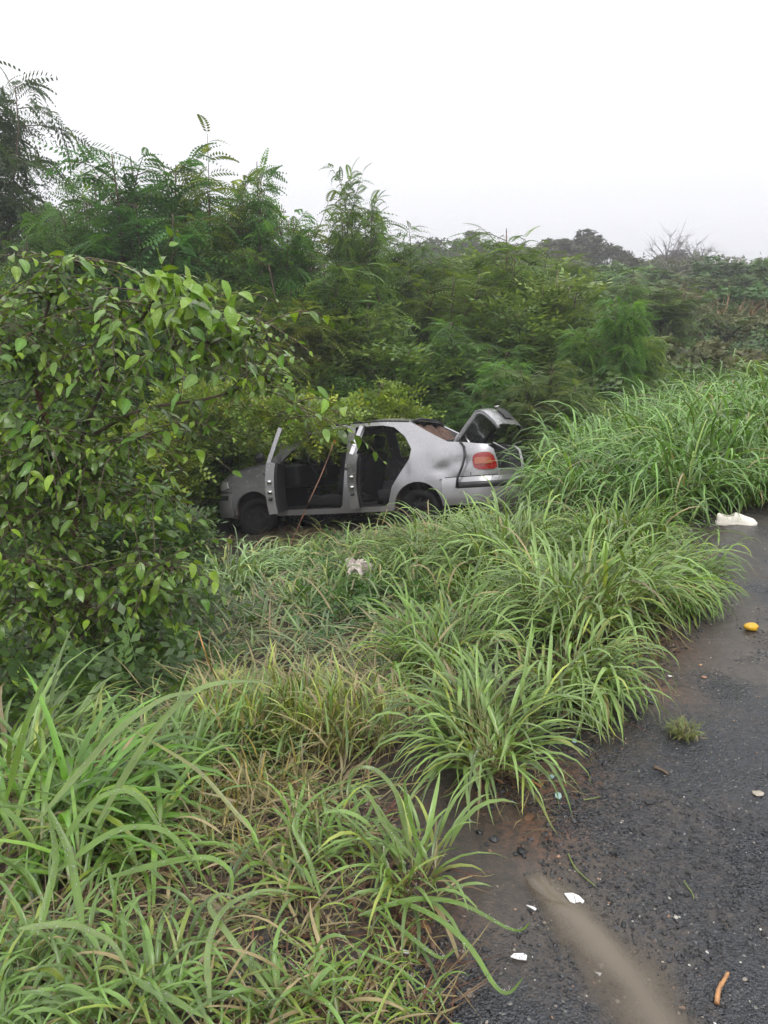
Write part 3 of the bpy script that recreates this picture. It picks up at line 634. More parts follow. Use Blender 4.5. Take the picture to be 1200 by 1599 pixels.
cap('hood', .97, 1.80, 16, .05, M['paint'], rough=.012)
cap('nose', 1.80, 1.935, 6, .0, M['black'])
# windscreen, cracked-out rear window with its lining
x = np.linspace(.42, .97, 8); cap('windscreen', .42, .97, 8, .05, M['glass'], off=.0)
hx, hy = np.meshgrid(np.linspace(0, 1, 14), np.linspace(-1, 1, 22), indexing='ij')
Hx = -1.06 - .44 * hx; Hz = 1.325 - .30 * hx - .05 * np.abs(noise2(hx * 3, hy * 2.4, 2.5, 8)) - .12 * (1 - hy ** 2) * hx; Hy = hy * (.52 - .02 * hx) - .10 * hx
solid(mk('headliner', np.stack([Hx, Hy, Hz], -1), grid_faces(14, 22), None, M['lining'], parent=car, smooth=False), .01)
mbs = MB(); mbs.add(*tube([(-1.08, -.55, 1.345), (-1.08, -.3, 1.385), (-1.09, 0, 1.39), (-1.09, .3, 1.385), (-1.085, .56, 1.345)], .016, 6)); mbs.add(*tube([(-1.58, -.68, 1.06), (-1.60, -.3, 1.085), (-1.60, .3, 1.085), (-1.58, .68, 1.06)], .02, 6)); mbs.build('rear_window_frame', M['black'], car)
boxo('parcel_shelf', (-1.62, -.62, .93), (-1.05, .62, .97), M['fabric'], car, .01)
# boot: floor, far wall, back panel
boxo('boot_floor', (-2.08, -.60, .42), (-1.25, .60, .46), M['fabric'], car, .01)
boxo('boot_bulkhead', (-1.27, -.62, .42), (-1.22, .62, .95), M['fabric'], car, .01)
boxo('rear_panel', (-2.15, -.52, .50), (-2.10, .52, .70), M['paint'], car, .012)
boxo('boot_trim', (-2.02, -.62, .62), (-1.70, -.05, .98), M['fabric'], car, .06, rot=(.2, .1, .3))
# boot lid, sprung open
prof = np.array([(0, 0), (.14, .13), (.30, .27), (.43, .375), (.53, .425), (.62, .432), (.71, .40), (.80, .335), (.90, .25), (.94, .20)]) * [.64, .88]
vv = np.linspace(-1, 1, 13); P_ = np.zeros((len(prof), 13, 3))
for i, (r_, u_) in enumerate(prof):
    hw = .60 - .02 * i / 9; P_[i, :, 0] = -1.60 - r_ + .05 * vv ** 2 * (i > 3) * .6; P_[i, :, 1] = vv * hw; P_[i, :, 2] = 1.06 + u_ - .035 * vv ** 4 + .008 * noise2(vv * 3 + i, vv, 2, 3)
lid = solid(mk('boot_lid', P_, grid_faces(len(prof), 13), None, M['paint'], parent=car), .016, 1)
fr_ = P_[:, [0, 12]]; 
for k in (0, 1):
    mbs = MB(); c_ = fr_[:, k] + np.array([.0, -.035 if k else .035, -.03]); mbs.add(*tube(c_, .026, 6)); mbs.build('inner_frame', M['paint'] if k else M['black'], lid)
V_ = P_[6:9, 4:9].copy(); V_[..., 2] += .034; mk('plate_recess', V_, grid_faces(3, 5), None, M['black'], parent=lid)
V_ = P_[5:6, 6:8].copy(); mbs = MB(); mbs.add(*box(P_[5, 6] + [-.04, -.03, .03], P_[5, 6] + [.02, .03, .045])); mbs.build('lock_badge', M['chrome'], lid)
for sgn in (1, -1):
    mbs = MB(); mbs.add(*tube([(-1.60, .56 * sgn, 1.02), (-1.66, .56 * sgn, 1.12), (-1.72, .55 * sgn, 1.16), (-1.80, .55 * sgn, 1.03), (-1.80, .55 * sgn, .96)], .014, 6)); mbs.build('lid_hinge', M['paint'] if sgn > 0 else M['black'], car)
mbs = MB(); mbs.add(*tube([(-1.74, .70, 1.035), (-1.80, .755, .98), (-1.82, .80, .86), (-1.79, .825, .74), (-1.73, .83, .62), (-1.71, .835, .50)], .015, 7)); mbs.build('hanging_seal', M['black'], car)
mbs = MB(); mbs.add(*tube([(-2.02, .30, 1.02), (-2.12, .12, .93), (-2.18, -.05, .84)], .012, 6)); mbs.build('bent_strut', M['paint'], car)
# lamps
tl = empty('tail_lamp'); tl.parent = car
lamp_o = [(-1.915, .725), (-1.90, .76), (-1.895, .80), (-1.90, .85), (-1.92, .88), (-1.96, .895), (-2.03, .902), (-2.09, .892), (-2.12, .85), (-2.145, .77), (-2.15, .72), (-2.12, .70), (-2.03, .695), (-1.96, .70)]
panel('lens', lamp_o, [], M['lens_red'], tl, .02, 1, .012, d=.02)
panel('amber_lens', [(-1.925, .765), (-1.92, .83), (-1.95, .845), (-2.085, .838), (-2.115, .765)], [], M['lens_amber'], tl, .006, 1, .026, d=.02)
tl2 = empty('tail_lamp'); tl2.parent = car; panel('lens', lamp_o, [], M['lens_red'], tl2, .02, -1, .012, d=.05)
for sgn in (1, -1): panel('headlight', [(1.60, .66), (1.61, .74), (1.70, .755), (1.84, .68), (1.88, .62), (1.75, .62)], [], M['lens_clear'], car, .02, sgn, .012, d=.04)
# bumpers swept round the ends
def end_path(xa, xend, out_):
    k = np.linspace(0, 1, 40); xs = xa + (xend - xa) * np.sin(k * np.pi / 2); half = np.stack([xs, plan(xs) * .985], 1)
    mid = np.stack([np.full(9, xend), np.linspace(half[-1, 1], -half[-1, 1], 11)[1:-1]], 1); sg = np.sign(xend - xa); mid[:, 0] += sg * .03 * (1 - (mid[:, 1] / half[-1, 1]) ** 2)
    A = np.concatenate([half, mid, half[::-1] * [1, -1]]); D = np.gradient(A, axis=0); D /= np.linalg.norm(D, axis=1)[:, None] + 1e-9
    N_ = np.stack([-D[:, 1], D[:, 0]], 1) * (1 if sg > 0 else -1); 
    if N_[0, 1] < 0: N_ = -N_
    return A + N_ * out_
def swept(name, xa, xend, z0, z1, outf, mat, parent, nz=8, th=.012):
    A = []
    for z in np.linspace(z0, z1, nz):
        q = (z - (z0 + z1) / 2) / ((z1 - z0) / 2); pth = end_path(xa, xend, outf(q)); A.append(np.column_stack([pth, np.full(len(pth), z)]))
    A = np.array(A); q = grid_faces(*A.shape[:2])
    return solid(mk(name, A, q if xend < xa else q[:, ::-1], None, mat, parent=parent), th)
rb = swept('rear_bumper', -1.515, -2.16, .30, .615, lambda q: .006 + .026 * (1 - q ** 4), M['paint'], car)
swept('bumper_strip', -1.70, -2.165, .495, .555, lambda q: .030 + .012 * (1 - q ** 4), M['black'], rb, 5, .014)
fb = swept('front_bumper', 1.515, 1.945, .26, .58, lambda q: .006 + .022 * (1 - q ** 4), M['paint'], car)
swept('bumper_strip', 1.58, 1.95, .50, .55, lambda q: .024 + .012 * (1 - q ** 4), M['black'], fb, 5, .014)
# doors: hinge empties turned open
def door(poly, win, hx, ang, nm):
    hy = float(side_y(hx, .6)) - .02; e_ = empty('door', (hx, hy, 0), (0, 0, -R_(ang))); e_.parent = car; og = (hx, hy, 0)
    zb = .93; low = [p for p in poly if p[1] < zb + .03]
    P = np.array(poly)
    lower = [tuple(p) for p in P if p[1] <= zb]; xs_ = P[:, 0]
    f_, r_ = max(p[0] for p in poly), min(p[0] for p in poly)
    # lower shell
    if nm == 'front': lo_ = [(.75, .32), (.81, .55), (.81, .92), (-.235, .945), (-.20, .60), (-.13, .31)]; fr = [(.80, .905), (.60, 1.085), (.33, 1.275), (.10, 1.33), (-.225, 1.34), (-.24, .93)]
    else: lo_ = [(-.29, .31), (-.33, .60), (-.35, .945), (-1.12, .985), (-1.105, .88), (-.985, .72), (-.865, .56), (-.805, .36), (-.77, .31)]; fr = [(-.35, .93), (-.325, 1.34), (-.70, 1.33), (-.86, 1.295), (-1.025, 1.165), (-1.13, .97)]
    c_ = np.mean(fr, 0); inn = [tuple(c_ + (np.array(p) - c_) * (1 - .075 / max(.2, np.linalg.norm(np.array(p) - c_)))) for p in fr]
    panel('shell', lo_, [], M['paint'], e_, .105, 1, .0, d=.06, org=og)
    panel('window_frame', fr, [inn], M['paint'], e_, .045, 1, -.004, d=.05, org=og)
    v, f = cdt([tuple(np.array(p) * .94 + np.mean(lo_, 0) * .06) for p in lo_], [], .08); y = side_y(v[:, 0], v[:, 1]) - .112
    solid(mk('inner_trim', np.stack([v[:, 0], y, v[:, 1]], 1) - np.array(og), None, f, M['trim'], parent=e_), .02, 1)
    xr = r_ + .18; zq = .80
    V, Q = box((xr - .08, 0, zq - .015), (xr + .08, .03, zq + .015)); V[:, 1] += side_y(xr, zq) + .004; h_ = mk('handle', V - np.array(og), Q, None, M['black'], parent=e_)
    # latch plates on the shut edge
    for zl in (.70, .58, .50):
        xe = (-.215 if nm == 'front' else -.97) + (.0 if zl > .6 else .03 if nm == 'front' else .08)
        V, Q = box((xe - .022, -.075, zl - .02), (xe + .004, -.03, zl + .02)); V[:, 1] += side_y(xe, zl); mk('latch', V - np.array(og), Q, None, M['chrome'] if zl > .55 else M['black'], parent=e_)
    return e_
df = door(front_open, win_f, .80, 64, 'front'); dr = door(rear_open, win_r, -.30, 66, 'rear')
tag(df, 'open front door seen edge on'); tag(dr, 'open rear door seen edge on')
# seams: bumper line, boot shut line, wing line, filler flap
def seam(P, r=.005):
    P = np.array(P, float); q = resample([tuple(p) for p in P], .04, False); mbs = MB(); mbs.add(*tube(np.stack([q[:, 0], side_y(q[:, 0], q[:, 1]) + .001, q[:, 1]], 1), r, 4)); mbs.build('panel_seam', M['black'], car)
seam([(-1.48, .60), (-1.56, .625), (-1.75, .628), (-2.0, .628), (-2.15, .63)]); seam([(1.52, .59), (1.6, .60), (1.80, .60)]); seam([(.80, .28), (.84, .55), (.84, .90), (.90, .96)]); seam([(.98, .955), (1.25, .90), (1.55, .825), (1.66, .775)]); seam([(-1.87, .64), (-1.87, .67)])
# mirror pushed onto the wing
mbs = MB(); u_, v_ = np.meshgrid(np.linspace(0, np.pi, 9), np.linspace(0, 2 * np.pi, 14), indexing='ij')
Ms = np.stack([.055 * np.cos(u_), .10 * np.sin(u_) * np.cos(v_), .075 * np.sin(u_) * np.sin(v_)], -1); mo = mk('mirror', Ms, grid_faces(9, 14), None, M['black'], parent=car); mo.location = (.98, .86, 1.03)
# wheels
def wheel(x, sgn, steer=0):
    e_ = empty('wheel', (x, .655 * sgn, ZC - .045), (0, 0, steer)); e_.scale = (.95, .95, .95); e_.parent = car
    pr = [(.19, -.08), (.235, -.088), (.268, -.082), (.283, -.05), (.285, 0), (.283, .05), (.268, .082), (.235, .088), (.19, .08), (.18, .05)]
    th = np.linspace(0, 2 * np.pi, 41)
    A = np.array([[(r * math.cos(a), yy, r * math.sin(a)) for a in th] for r, yy in pr]); mk('tyre', A, grid_faces(*A.shape[:2]), None, M['rubber'], parent=e_)
    pr = [(.0, .02), (.05, .022), (.075, .035), (.10, .03), (.14, .01), (.165, .03), (.185, .07), (.195, .075), (.195, -.06)]
    A = np.array([[(r * math.cos(a), yy * sgn, r * math.sin(a)) for a in th] for r, yy in pr]); rm = mk('rim', A, grid_faces(*A.shape[:2]), None, M['steel'], parent=e_)
    for k in range(8):
        a = k * math.pi / 4; c_ = np.array([.135 * math.cos(a), .022 * sgn, .135 * math.sin(a)]); mb_ = MB(); mb_.add(*tube([c_ - [0, .012, 0], c_ + [0, .012, 0]], .018, 8)); mb_.build('slot', M['underbody'], rm)
    return e_
for x in (1.185, -1.185):
    for sgn in (1, -1): wheel(x, sgn, R_(14) if x > 0 else 0)
# arch liners and floor pan
for x in (1.185, -1.185):
    for sgn in (1, -1):
        a = np.radians(np.linspace(-8, 188, 20)); yy = np.array([.76, .42])
        A = np.array([[(x + (RA + .012) * math.cos(q), sgn * y, ZC + (RA + .012) * math.sin(q)) for y in yy] for q in a])
        ln = solid(mk('arch_liner', A, grid_faces(20, 2), None, M['arch'], parent=car), .006)
        A = np.array([[(x + r * math.cos(q), sgn * .43, ZC + r * math.sin(q)) for r in (.0, RA + .012)] for q in a]); mk('inner_wall', A, grid_faces(20, 2), None, M['underbody'], parent=ln)
boxo('floor_pan', (-.82, -.70, .26), (.80, .70, .33), M['underbody'], car, .02); boxo('chassis_rail', (-2.0, -.42, .27), (1.7, .42, .36), M['underbody'], car, .02)
boxo('engine_block', (.95, -.40, .34), (1.75, .40, .70), M['underbody'], car, .05)
# cabin
def seat(y0, x0=-.05):
    e_ = empty('seat', (x0, y0, .33)); e_.parent = car
    boxo('cushion', (-.24, -.25, .02), (.28, .25, .17), M['fabric'], e_, .05)
    boxo('backrest', (-.34, -.24, .12), (-.20, .24, .72), M['fabric'], e_, .06, rot=(0, -.22, 0))
    boxo('headrest', (-.42, -.12, .76), (-.33, .12, .93), M['fabric'], e_, .04, rot=(0, -.2, 0))
seat(.36, .18); seat(-.36, .18)
rs = empty('rear_seat', (-.85, 0, .33)); rs.parent = car
boxo('cushion', (-.20, -.62, .0), (.30, .62, .20), M['fabric'], rs, .06); boxo('backrest', (-.42, -.62, .12), (-.22, .62, .68), M['fabric'], rs, .06, rot=(0, -.3, 0))
boxo('dashboard', (.55, -.64, .62), (.98, .64, .92), M['trim'], car, .06)
th = np.linspace(0, 2 * np.pi, 25); mbs = MB(); mbs.add(*tube(np.stack([0 * th, .18 * np.cos(th), .18 * np.sin(th)], 1), .014, 6)); mbs.add(*tube([(0, -.17, 0), (0.02, 0, 0), (0, .17, 0)], .016, 6)); sw = mbs.build('steering_wheel', M['black'], car); sw.location = (.40, .36, .90); sw.rotation_euler = (0, R_(28), 0)
o = boxo('courtesy_lamp', (-.05, -.03, -.018), (.0, .03, .018), M['lamp'], car, .006); o.location = (.32, .0, 1.215)
# ------------------------------------------------------------------ trees, shrubs
def frames(D, roll=None):
    """rotation matrices whose x axis is D and z axis leans up"""
    D = D / (np.linalg.norm(D, axis=1)[:, None] + 1e-9); up = np.array([[0, 0, 1.]])
    S_ = np.cross(np.broadcast_to(up, D.shape), D); S_ /= np.linalg.norm(S_, axis=1)[:, None] + 1e-6
    N_ = np.cross(D, S_)
    if roll is not None:
        c, s = np.cos(roll)[:, None], np.sin(roll)[:, None]; S_, N_ = S_ * c + N_ * s, N_ * c - S_ * s
    return np.stack([D, S_, N_], -1)
def place(mb, tV, tQ, Mx, off, scale, col, tT=None):
    N = len(off); V = np.einsum('nij,kj->nki', Mx, tV) * scale[:, None, None] + off[:, None]
    k = len(tV); o = (np.arange(N) * k)[:, None, None]
    mb.add(V, (tQ[None] + o) if tQ is not None else None, (tT[None] + o) if tT is not None else None, np.repeat(col, k, 0))
def leaf_quads(org, ax, wd, L, W):
    ax = np.asarray(ax, float); ax /= np.linalg.norm(ax); wd = np.asarray(wd, float); wd /= np.linalg.norm(wd); o = np.asarray(org, float)
    return [o, o + ax * L * .45 + wd * W * .5, o + ax * L, o + ax * L * .45 - wd * W * .5]
def frond_tmpl(np_=9, pl=.27, pw=.078, droop=.75):
    V = []
    for i in range(np_):
        x = .12 + .86 * i / (np_ - 1); z = -droop * x * x; sh = math.sin(math.pi * (.18 + .74 * x))
        for s in (1, -1): V += leaf_quads((x, 0, z), (.55, s, -.22 - .5 * droop * x), (1, -s * .55, 0), pl * sh, pw)
    V += [(0, .006, 0), (0, -.006, 0), (.95, -.004, -droop * .9), (.95, .004, -droop * .9)]
    return np.array(V), np.arange(len(V)).reshape(-1, 4)
def sprig_tmpl(n=7, L=.30, W=.17):
    V = []; r = np.random.default_rng(3)
    for i in range(n):
        x = .1 + .85 * i / (n - 1); s = 1 if i % 2 else -1
        ax = np.array([.5, s * .9, r.uniform(-.3, .35)]) if i < n - 1 else np.array([1, 0, 0.1])
        V += leaf_quads((x, 0, -.1 * x * x), ax, (ax[1], -ax[0], .25 * s), L * r.uniform(.8, 1.2), W)
    V += [(0, .01, 0), (0, -.01, 0), (.95, -.006, -.09), (.95, .006, -.09)]
    return np.array(V), np.arange(len(V)).reshape(-1, 4)
FROND = frond_tmpl(); SPRIG = sprig_tmpl(); SPRIG2 = sprig_tmpl(5, .42, .16)
def skeleton(r, H, Rr, nstem, nsub, low=.15, nodes=12, subL=(.16, .32), sub_el=(5, 55), leaders=True):
    stems = []; st = []; sdirs = []; sl = []
    for i in range(nstem):
        a = 2 * np.pi * (i + r.uniform(-.3, .3)) / nstem; tilt = r.uniform(.05, 1.0) * Rr; h = H * (1.0 if i == 0 else r.uniform(.74, 1.0)) * (1 - .18 * tilt / max(Rr, .1))
        t = np.linspace(0, 1, 9); rad = tilt * (t ** .8) * (1.0 - .15 * t); wob = r.normal(0, .05 * Rr, (9, 2)).cumsum(0) * t[:, None] * .6
        p = np.stack([np.cos(a) * rad + wob[:, 0], np.sin(a) * rad + wob[:, 1], h * t], 1); stems.append(p)
        for k in range(nsub):
            tt = low + (1 - low) * (k + r.random()) / nsub; q = np.array([np.interp(tt, t, p[:, c]) for c in range(3)])
            aa = a + r.normal(0, 1.3) if r.random() < .65 else r.uniform(0, 6.28); el = np.radians(r.uniform(*sub_el)) * (.5 + .5 * tt)
            st.append(q); sdirs.append((math.cos(el) * math.cos(aa), math.cos(el) * math.sin(aa), math.sin(el))); sl.append(H * r.uniform(*subL) * (1.15 - .55 * tt))
        if leaders:
            for k in range(10): f_ = r.uniform(0, 1); st.append(p[-4] * (1 - f_) + p[-2] * f_); d = p[-1] - p[-2]; d = d / np.linalg.norm(d) + r.normal(0, .6, 3); sdirs.append(d); sl.append(H * r.uniform(.06, .11))
    st = np.array(st); sdirs = np.array(sdirs); sl = np.array(sl)
    k = np.linspace(.18, 1, nodes)
    dr = r.uniform(.15, .5, len(st))
    P = st[:, None] + sdirs[:, None] * (sl[:, None] * k[None])[..., None]; P[..., 2] -= (dr * sl)[:, None] * k[None] ** 2
    D = sdirs[:, None] + 0 * P; D[..., 2] -= 2 * dr[:, None] * k[None]
    tw = np.concatenate([st[:, None], P[:, 3::4]], 1)
    return stems, P, D, tw
def woody(stems, tw, r0, k=6, tr=.010):
    mb = MB()
    for p in stems: V, Q, T_ = tube(p, np.linspace(r0, r0 * .22, len(p)), k); mb.add(V, Q, T_)
    for p in tw: V, Q, T_ = tube(p, np.linspace(tr, tr * .4, len(p)), 3); mb.add(V, Q, T_)
    return mb
def leafy(seed, H, Rr, nstem, nsub, tmpl, size, base, mat, nodes=12, low=.15, var=.2, side=.9, updir=.25, young=.15, barkm='bark', **kw):
    r = np.random.default_rng(seed); stems, P, D, tw = skeleton(r, H, Rr, nstem, nsub, low, nodes, **kw)
    n, m = P.shape[:2]; Dn = D / (np.linalg.norm(D, axis=-1, keepdims=True) + 1e-9)
    sd_ = np.cross(Dn, [0, 0, 1.]); sd_ /= np.linalg.norm(sd_, axis=-1, keepdims=True) + 1e-6
    alt = np.where(np.arange(m) % 2, 1, -1)[None, :, None]
    fd = Dn * .6 + sd_ * alt * side + np.array([0, 0, updir]) + r.normal(0, .28, P.shape); fd[:, -1] = Dn[:, -1] + r.normal(0, .15, (n, 3))
    fd = fd.reshape(-1, 3); off = P.reshape(-1, 3)
    keep = (r.random(len(off)) < .94) & (off[:, 2] < H * 1.0); fd = fd[keep]; off = off[keep]
    sc_ = size * r.uniform(.65, 1.25, len(off))
    col = np.array(base)[None] * (1 + r.normal(0, var, (len(off), 1))).clip(.5, 1.6)
    y = r.random((len(off), 1)) < young; col = np.where(y, col * [1.5, 1.35, .8], col)
    mb = MB(); place(mb, tmpl[0], tmpl[1], frames(fd, r.normal(0, .5, len(fd))), off, sc_, col)
    crown = mb.build('crown', M[mat], smooth=False); trunk = woody(stems, tw, .0075 * H, 6).build('trunk', M[barkm])
    for o in (crown, trunk): sc.collection.objects.unlink(o)
    return dict(H=H, parts=[(trunk.data, 'trunk'), (crown.data, 'crown')])
def clumpy(seed, H, Rr, ncl, nleaf, lsize, base, flat_=.5, trunk_h=.45, barkm='bark_grey', var=.2, bare=False):
    r = np.random.default_rng(seed); mb = MB(); wb = MB(); cs = []
    for i in range(ncl):
        a = r.uniform(0, 6.28); q = math.sqrt(r.random()); z = trunk_h + (1 - trunk_h) * (1 - flat_ * q * q) * r.uniform(.55, 1.0)
        cs.append((Rr * q * math.cos(a), Rr * q * math.sin(a), H * z * .93))
    cs = np.array(cs); top = np.array([0, 0, H * trunk_h * .8])
    V, Q, T_ = tube([(0, 0, 0), (.05, .03, H * trunk_h * .4), top], [.03 * H, .025 * H, .018 * H], 7); wb.add(V, Q, T_)
    for c in cs[:26]:
        mid = top * .5 + c * .5 + r.normal(0, .08 * H, 3); t_ = np.linspace(0, 1, 6)[:, None]
        V, Q, T_ = tube((1 - t_) ** 2 * top + 2 * t_ * (1 - t_) * mid + t_ ** 2 * c, np.linspace(.014 * H, .003 * H, 6), 4); wb.add(V, Q, T_)
        if bare:
            for k in range(5):
                b0 = c * .6 + mid * .4; e_ = c + r.normal(0, .13 * H, 3) + [0, 0, .05 * H]; V, Q, T_ = tube([b0, (b0 + e_) / 2 + r.normal(0, .02 * H, 3), e_], [.005 * H, .003 * H, .001 * H], 3); wb.add(V, Q, T_)
    parts = []
    tr = wb.build('trunk', M[barkm]); sc.collection.objects.unlink(tr); parts.append((tr.data, 'trunk'))
    if not bare:
        off = np.repeat(cs, nleaf, 0); g = r.normal(0, 1, off.shape); g /= np.linalg.norm(g, axis=1)[:, None]; off = off + g * np.cbrt(r.random((len(off), 1))) * np.array([.26, .26, .24]) * Rr
        d = r.normal(0, 1, off.shape) + g * .6; d[:, 2] *= .5
        cl = 1 + r.normal(0, var, (ncl, 1)); col = np.array(base)[None] * (np.repeat(cl, nleaf, 0) * (1 + r.normal(0, .18, (len(off), 1)))).clip(.4, 1.8)
        tq = np.array(leaf_quads((0, 0, 0), (1, 0, -.1), (0, 1, 0), 1, .5) + leaf_quads((.25, 0, 0), (.5, .8, 0.1), (.8, -.5, 0), .6, .35) + leaf_quads((.3, 0, 0), (.5, -.8, .1), (.8, .5, 0), .6, .35))
        place(mb, tq, np.arange(12).reshape(-1, 4), frames(d, r.normal(0, .8, len(d))), off, lsize * r.uniform(.6, 1.3, len(off)), col)
        cr_ = mb.build('crown', M['far'], smooth=False); sc.collection.objects.unlink(cr_); parts.append((cr_.data, 'crown'))
    return dict(H=H, parts=parts)
def plant(var, name, px, top, Y, sxy, label, cat='tree', group=None, rot=None, zoff=-.05):
    g = at(px, 470, Y); x = g[0]; z0 = float(gz(x, Y)) + zoff; zt = at(px, top, Y)[2]; sz = (zt - z0) / var['H']
    o = empty(name, (x, Y, z0), (0, 0, rng.uniform(0, 6.28) if rot is None else rot), label, cat, group); o.scale = (sxy, sxy, sz)
    for me, nm in var['parts']:
        c = bpy.data.objects.new(nm, me); sc.collection.objects.link(c); c.parent = o
    return o
FCOL = [(.10, .175, .044), (.085, .165, .050), (.122, .185, .040), (.092, .172, .038), (.11, .192, .052)]
FV = [leafy(100 + i, 5.0, 1.12 + .14 * (i % 3), 9, 13, FROND, .36, FCOL[i], 'feather', 12, low=.14, var=.25, young=.16, updir=-.05, side=.8, sub_el=(28, 75), subL=(.12, .25)) for i in range(5)]
LV = [leafy(180 + i, 5.0, 1.2, 9, 14, SPRIG2, .40, ((.105, .19, .05), (.13, .205, .055))[i], 'small', 10, low=.14, var=.25, young=.16, sub_el=(25, 80), subL=(.12, .24)) for i in range(2)]
OLV = leafy(131, 4.0, 1.0, 8, 13, FROND, .30, (.11, .17, .055), 'feather', 12, low=.06, updir=-.05, sub_el=(20, 75), young=.2)
LIME = leafy(141, 3.2, .45, 4, 12, FROND, .32, (.115, .21, .05), 'feather', 12, updir=0., sub_el=(20, 75), low=.35, var=.15, young=.3, subL=(.12, .24))
SB = [leafy(150 + i, 2.4, 1.0, 9, 11, SPRIG, .26, (.15, .235, .036), 'small', 9, low=.15, var=.22, young=.25) for i in range(2)]
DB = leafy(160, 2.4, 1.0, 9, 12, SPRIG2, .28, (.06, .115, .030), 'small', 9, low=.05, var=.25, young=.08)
GF = 'feathery trees of the thicket behind the car'
for k, a in enumerate((
 (0, 105, 245, 14.5, .85, 'slim feathery tree with thin bare-tipped top, leftmost of the thicket skyline'),
 (1, 222, 205, 14.0, 1.3, 'broad feathery tree peaking left of the tallest spire'),
 (2, 338, 186, 14.6, 1.1, 'tallest feathery tree with spiky twin tips above the broadleaf shrub tip'),
 (3, 408, 222, 14.2, .8, 'feathery tree with one drooping plume just right of the tallest spire'),
 (4, 490, 280, 14.4, 1.25, 'round domed feathery tree above the front of the car roof'),
 (0, 566, 240, 15.0, .62, 'thin feathery tree with two separate plumes against the sky'),
 (1, 632, 345, 16.5, .85, 'light feathery tree beneath the misty acacia at the skyline'),
 (2, 705, 378, 15.5, 1.0, 'shaded feathery tree in the hollow between the two skyline groups'),
 (3, 800, 340, 16.5, 1.2, 'pale feathery tree topping the middle skyline right of the hollow'),
 (4, 748, 470, 13.6, .8, 'yellowish green feathery tree above the raised boot lid'),
 (0, 655, 480, 13.2, .9, 'drooping feathery tree directly above the car rear pillar'),
 (1, 552, 460, 13.3, .95, 'mid height feathery tree directly above the open rear door'),
 (2, 440, 425, 13.2, .95, 'grey green feathery tree behind the reaching shrub branch'),
 (3, 318, 415, 13.0, 1.0, 'dark feathery tree behind the bright hanging leaf tip'),
 (4, 190, 395, 12.6, 1.0, 'dark feathery tree behind the crown of the broadleaf shrub'),
 (0, 70, 410, 12.4, 1.0, 'feathery tree half hidden by the broadleaf shrub top'),
 (1, -30, 370, 13.5, 1.1, 'feathery tree cut by the left frame edge below the tall tree'),
 (2, 880, 412, 15.0, .9, 'feathery tree between the pale skyline one and the lime sapling'),
 (3, 600, 560, 12.6, .8, 'low feathery tree just above the car roof'),
 (4, 735, 575, 12.4, .75, 'low feathery tree right behind the open boot lid'),
 (3, 160, 262, 15.6, 1.1, 'feathery tree filling between the leftmost and the broad skyline trees'),
 (1, 282, 262, 15.4, 1.1, 'feathery tree filling left of the tallest spire'),
 (2, 452, 292, 15.6, 1.1, 'feathery tree filling left of the domed one'),
 (0, 745, 380, 19.5, 1.1, 'feathery tree filling the hollow under the misty hill crest'),
 (2, 850, 372, 20.5, 1.1, 'feathery tree below the dark misty crest trees'),
 (4, 925, 405, 20.0, 1.0, 'feathery tree behind the left lime sapling'),
 (1, 1035, 440, 21.0, 1.0, 'feathery tree right of the tall lime sapling before the dry grass'),
 (3, 690, 395, 21.0, 1.0, 'feathery tree at the notch below the leftmost misty tree'),
 (0, 830, 440, 14.8, .9, 'bright feathery tree left of the lime saplings'),
 )):
    if k in (10, 11, 13, 17, 18, 23, 28): plant(LV[k % 2], 'leafy_tree', *a[1:5], a[5].replace('feathery', 'leafy'), 'tree', 'leafy trees among the feathery thicket')
    else: plant(FV[a[0]], 'feathery_tree', *a[1:5], a[5], 'tree', GF)
plant(OLV, 'feathery_bush', 868, 555, 11.6, .75, 'dull olive feathery bush between the boot and tall grass', 'bush', 'olive feathery bushes')
plant(OLV, 'feathery_bush', 812, 600, 11.9, .7, 'dark olive feathery bush hugging the raised boot lid', 'bush', 'olive feathery bushes')
plant(OLV, 'feathery_bush', 935, 520, 14.0, .8, 'olive feathery bush behind the dark leaning stem of the lime sapling', 'bush', 'olive feathery bushes')
for a in ((985, 418, 13.0, .62, 'brightest lime green sapling standing tall right of centre'), (905, 470, 13.2, .62, 'lime green sapling left of the tallest one'), (785, 525, 12.4, .6, 'small lime green sapling above the boot lid tip'), (1015, 490, 14.0, .7, 'lime green sapling merging with the tall grass top')):
    plant(LIME, 'lime_sapling', *a, 'sapling', 'bright lime saplings')
plant(SB[0], 'small_leaf_bush', 590, 590, 11.5, .95, 'yellow green small leaved bush just behind the car roof', 'bush', 'small leaved bushes round the car')
plant(SB[1], 'small_leaf_bush', 450, 592, 11.7, 1.0, 'small leaved bush behind the car windscreen', 'bush', 'small leaved bushes round the car')
plant(SB[0], 'small_leaf_bush', 345, 580, 11.9, .95, 'small leaved bush behind the car bonnet', 'bush', 'small leaved bushes round the car')
plant(SB[1], 'small_leaf_bush', 235, 610, 10.6, .8, 'small leaved bush just left of the car headlight', 'bush', 'small leaved bushes round the car')
plant(SB[0], 'small_leaf_bush', 175, 640, 9.2, .85, 'small leaved bush behind the trunk of the broadleaf shrub', 'bush', 'small leaved bushes round the car')
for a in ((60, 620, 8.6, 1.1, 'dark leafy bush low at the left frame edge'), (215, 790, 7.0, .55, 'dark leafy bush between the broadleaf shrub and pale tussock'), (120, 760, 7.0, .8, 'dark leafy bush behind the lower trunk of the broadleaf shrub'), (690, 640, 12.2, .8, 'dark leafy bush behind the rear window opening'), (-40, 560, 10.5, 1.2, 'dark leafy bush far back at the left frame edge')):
    plant(DB, 'dark_bush', *a, 'bush', 'dark leafy bushes in the shade')
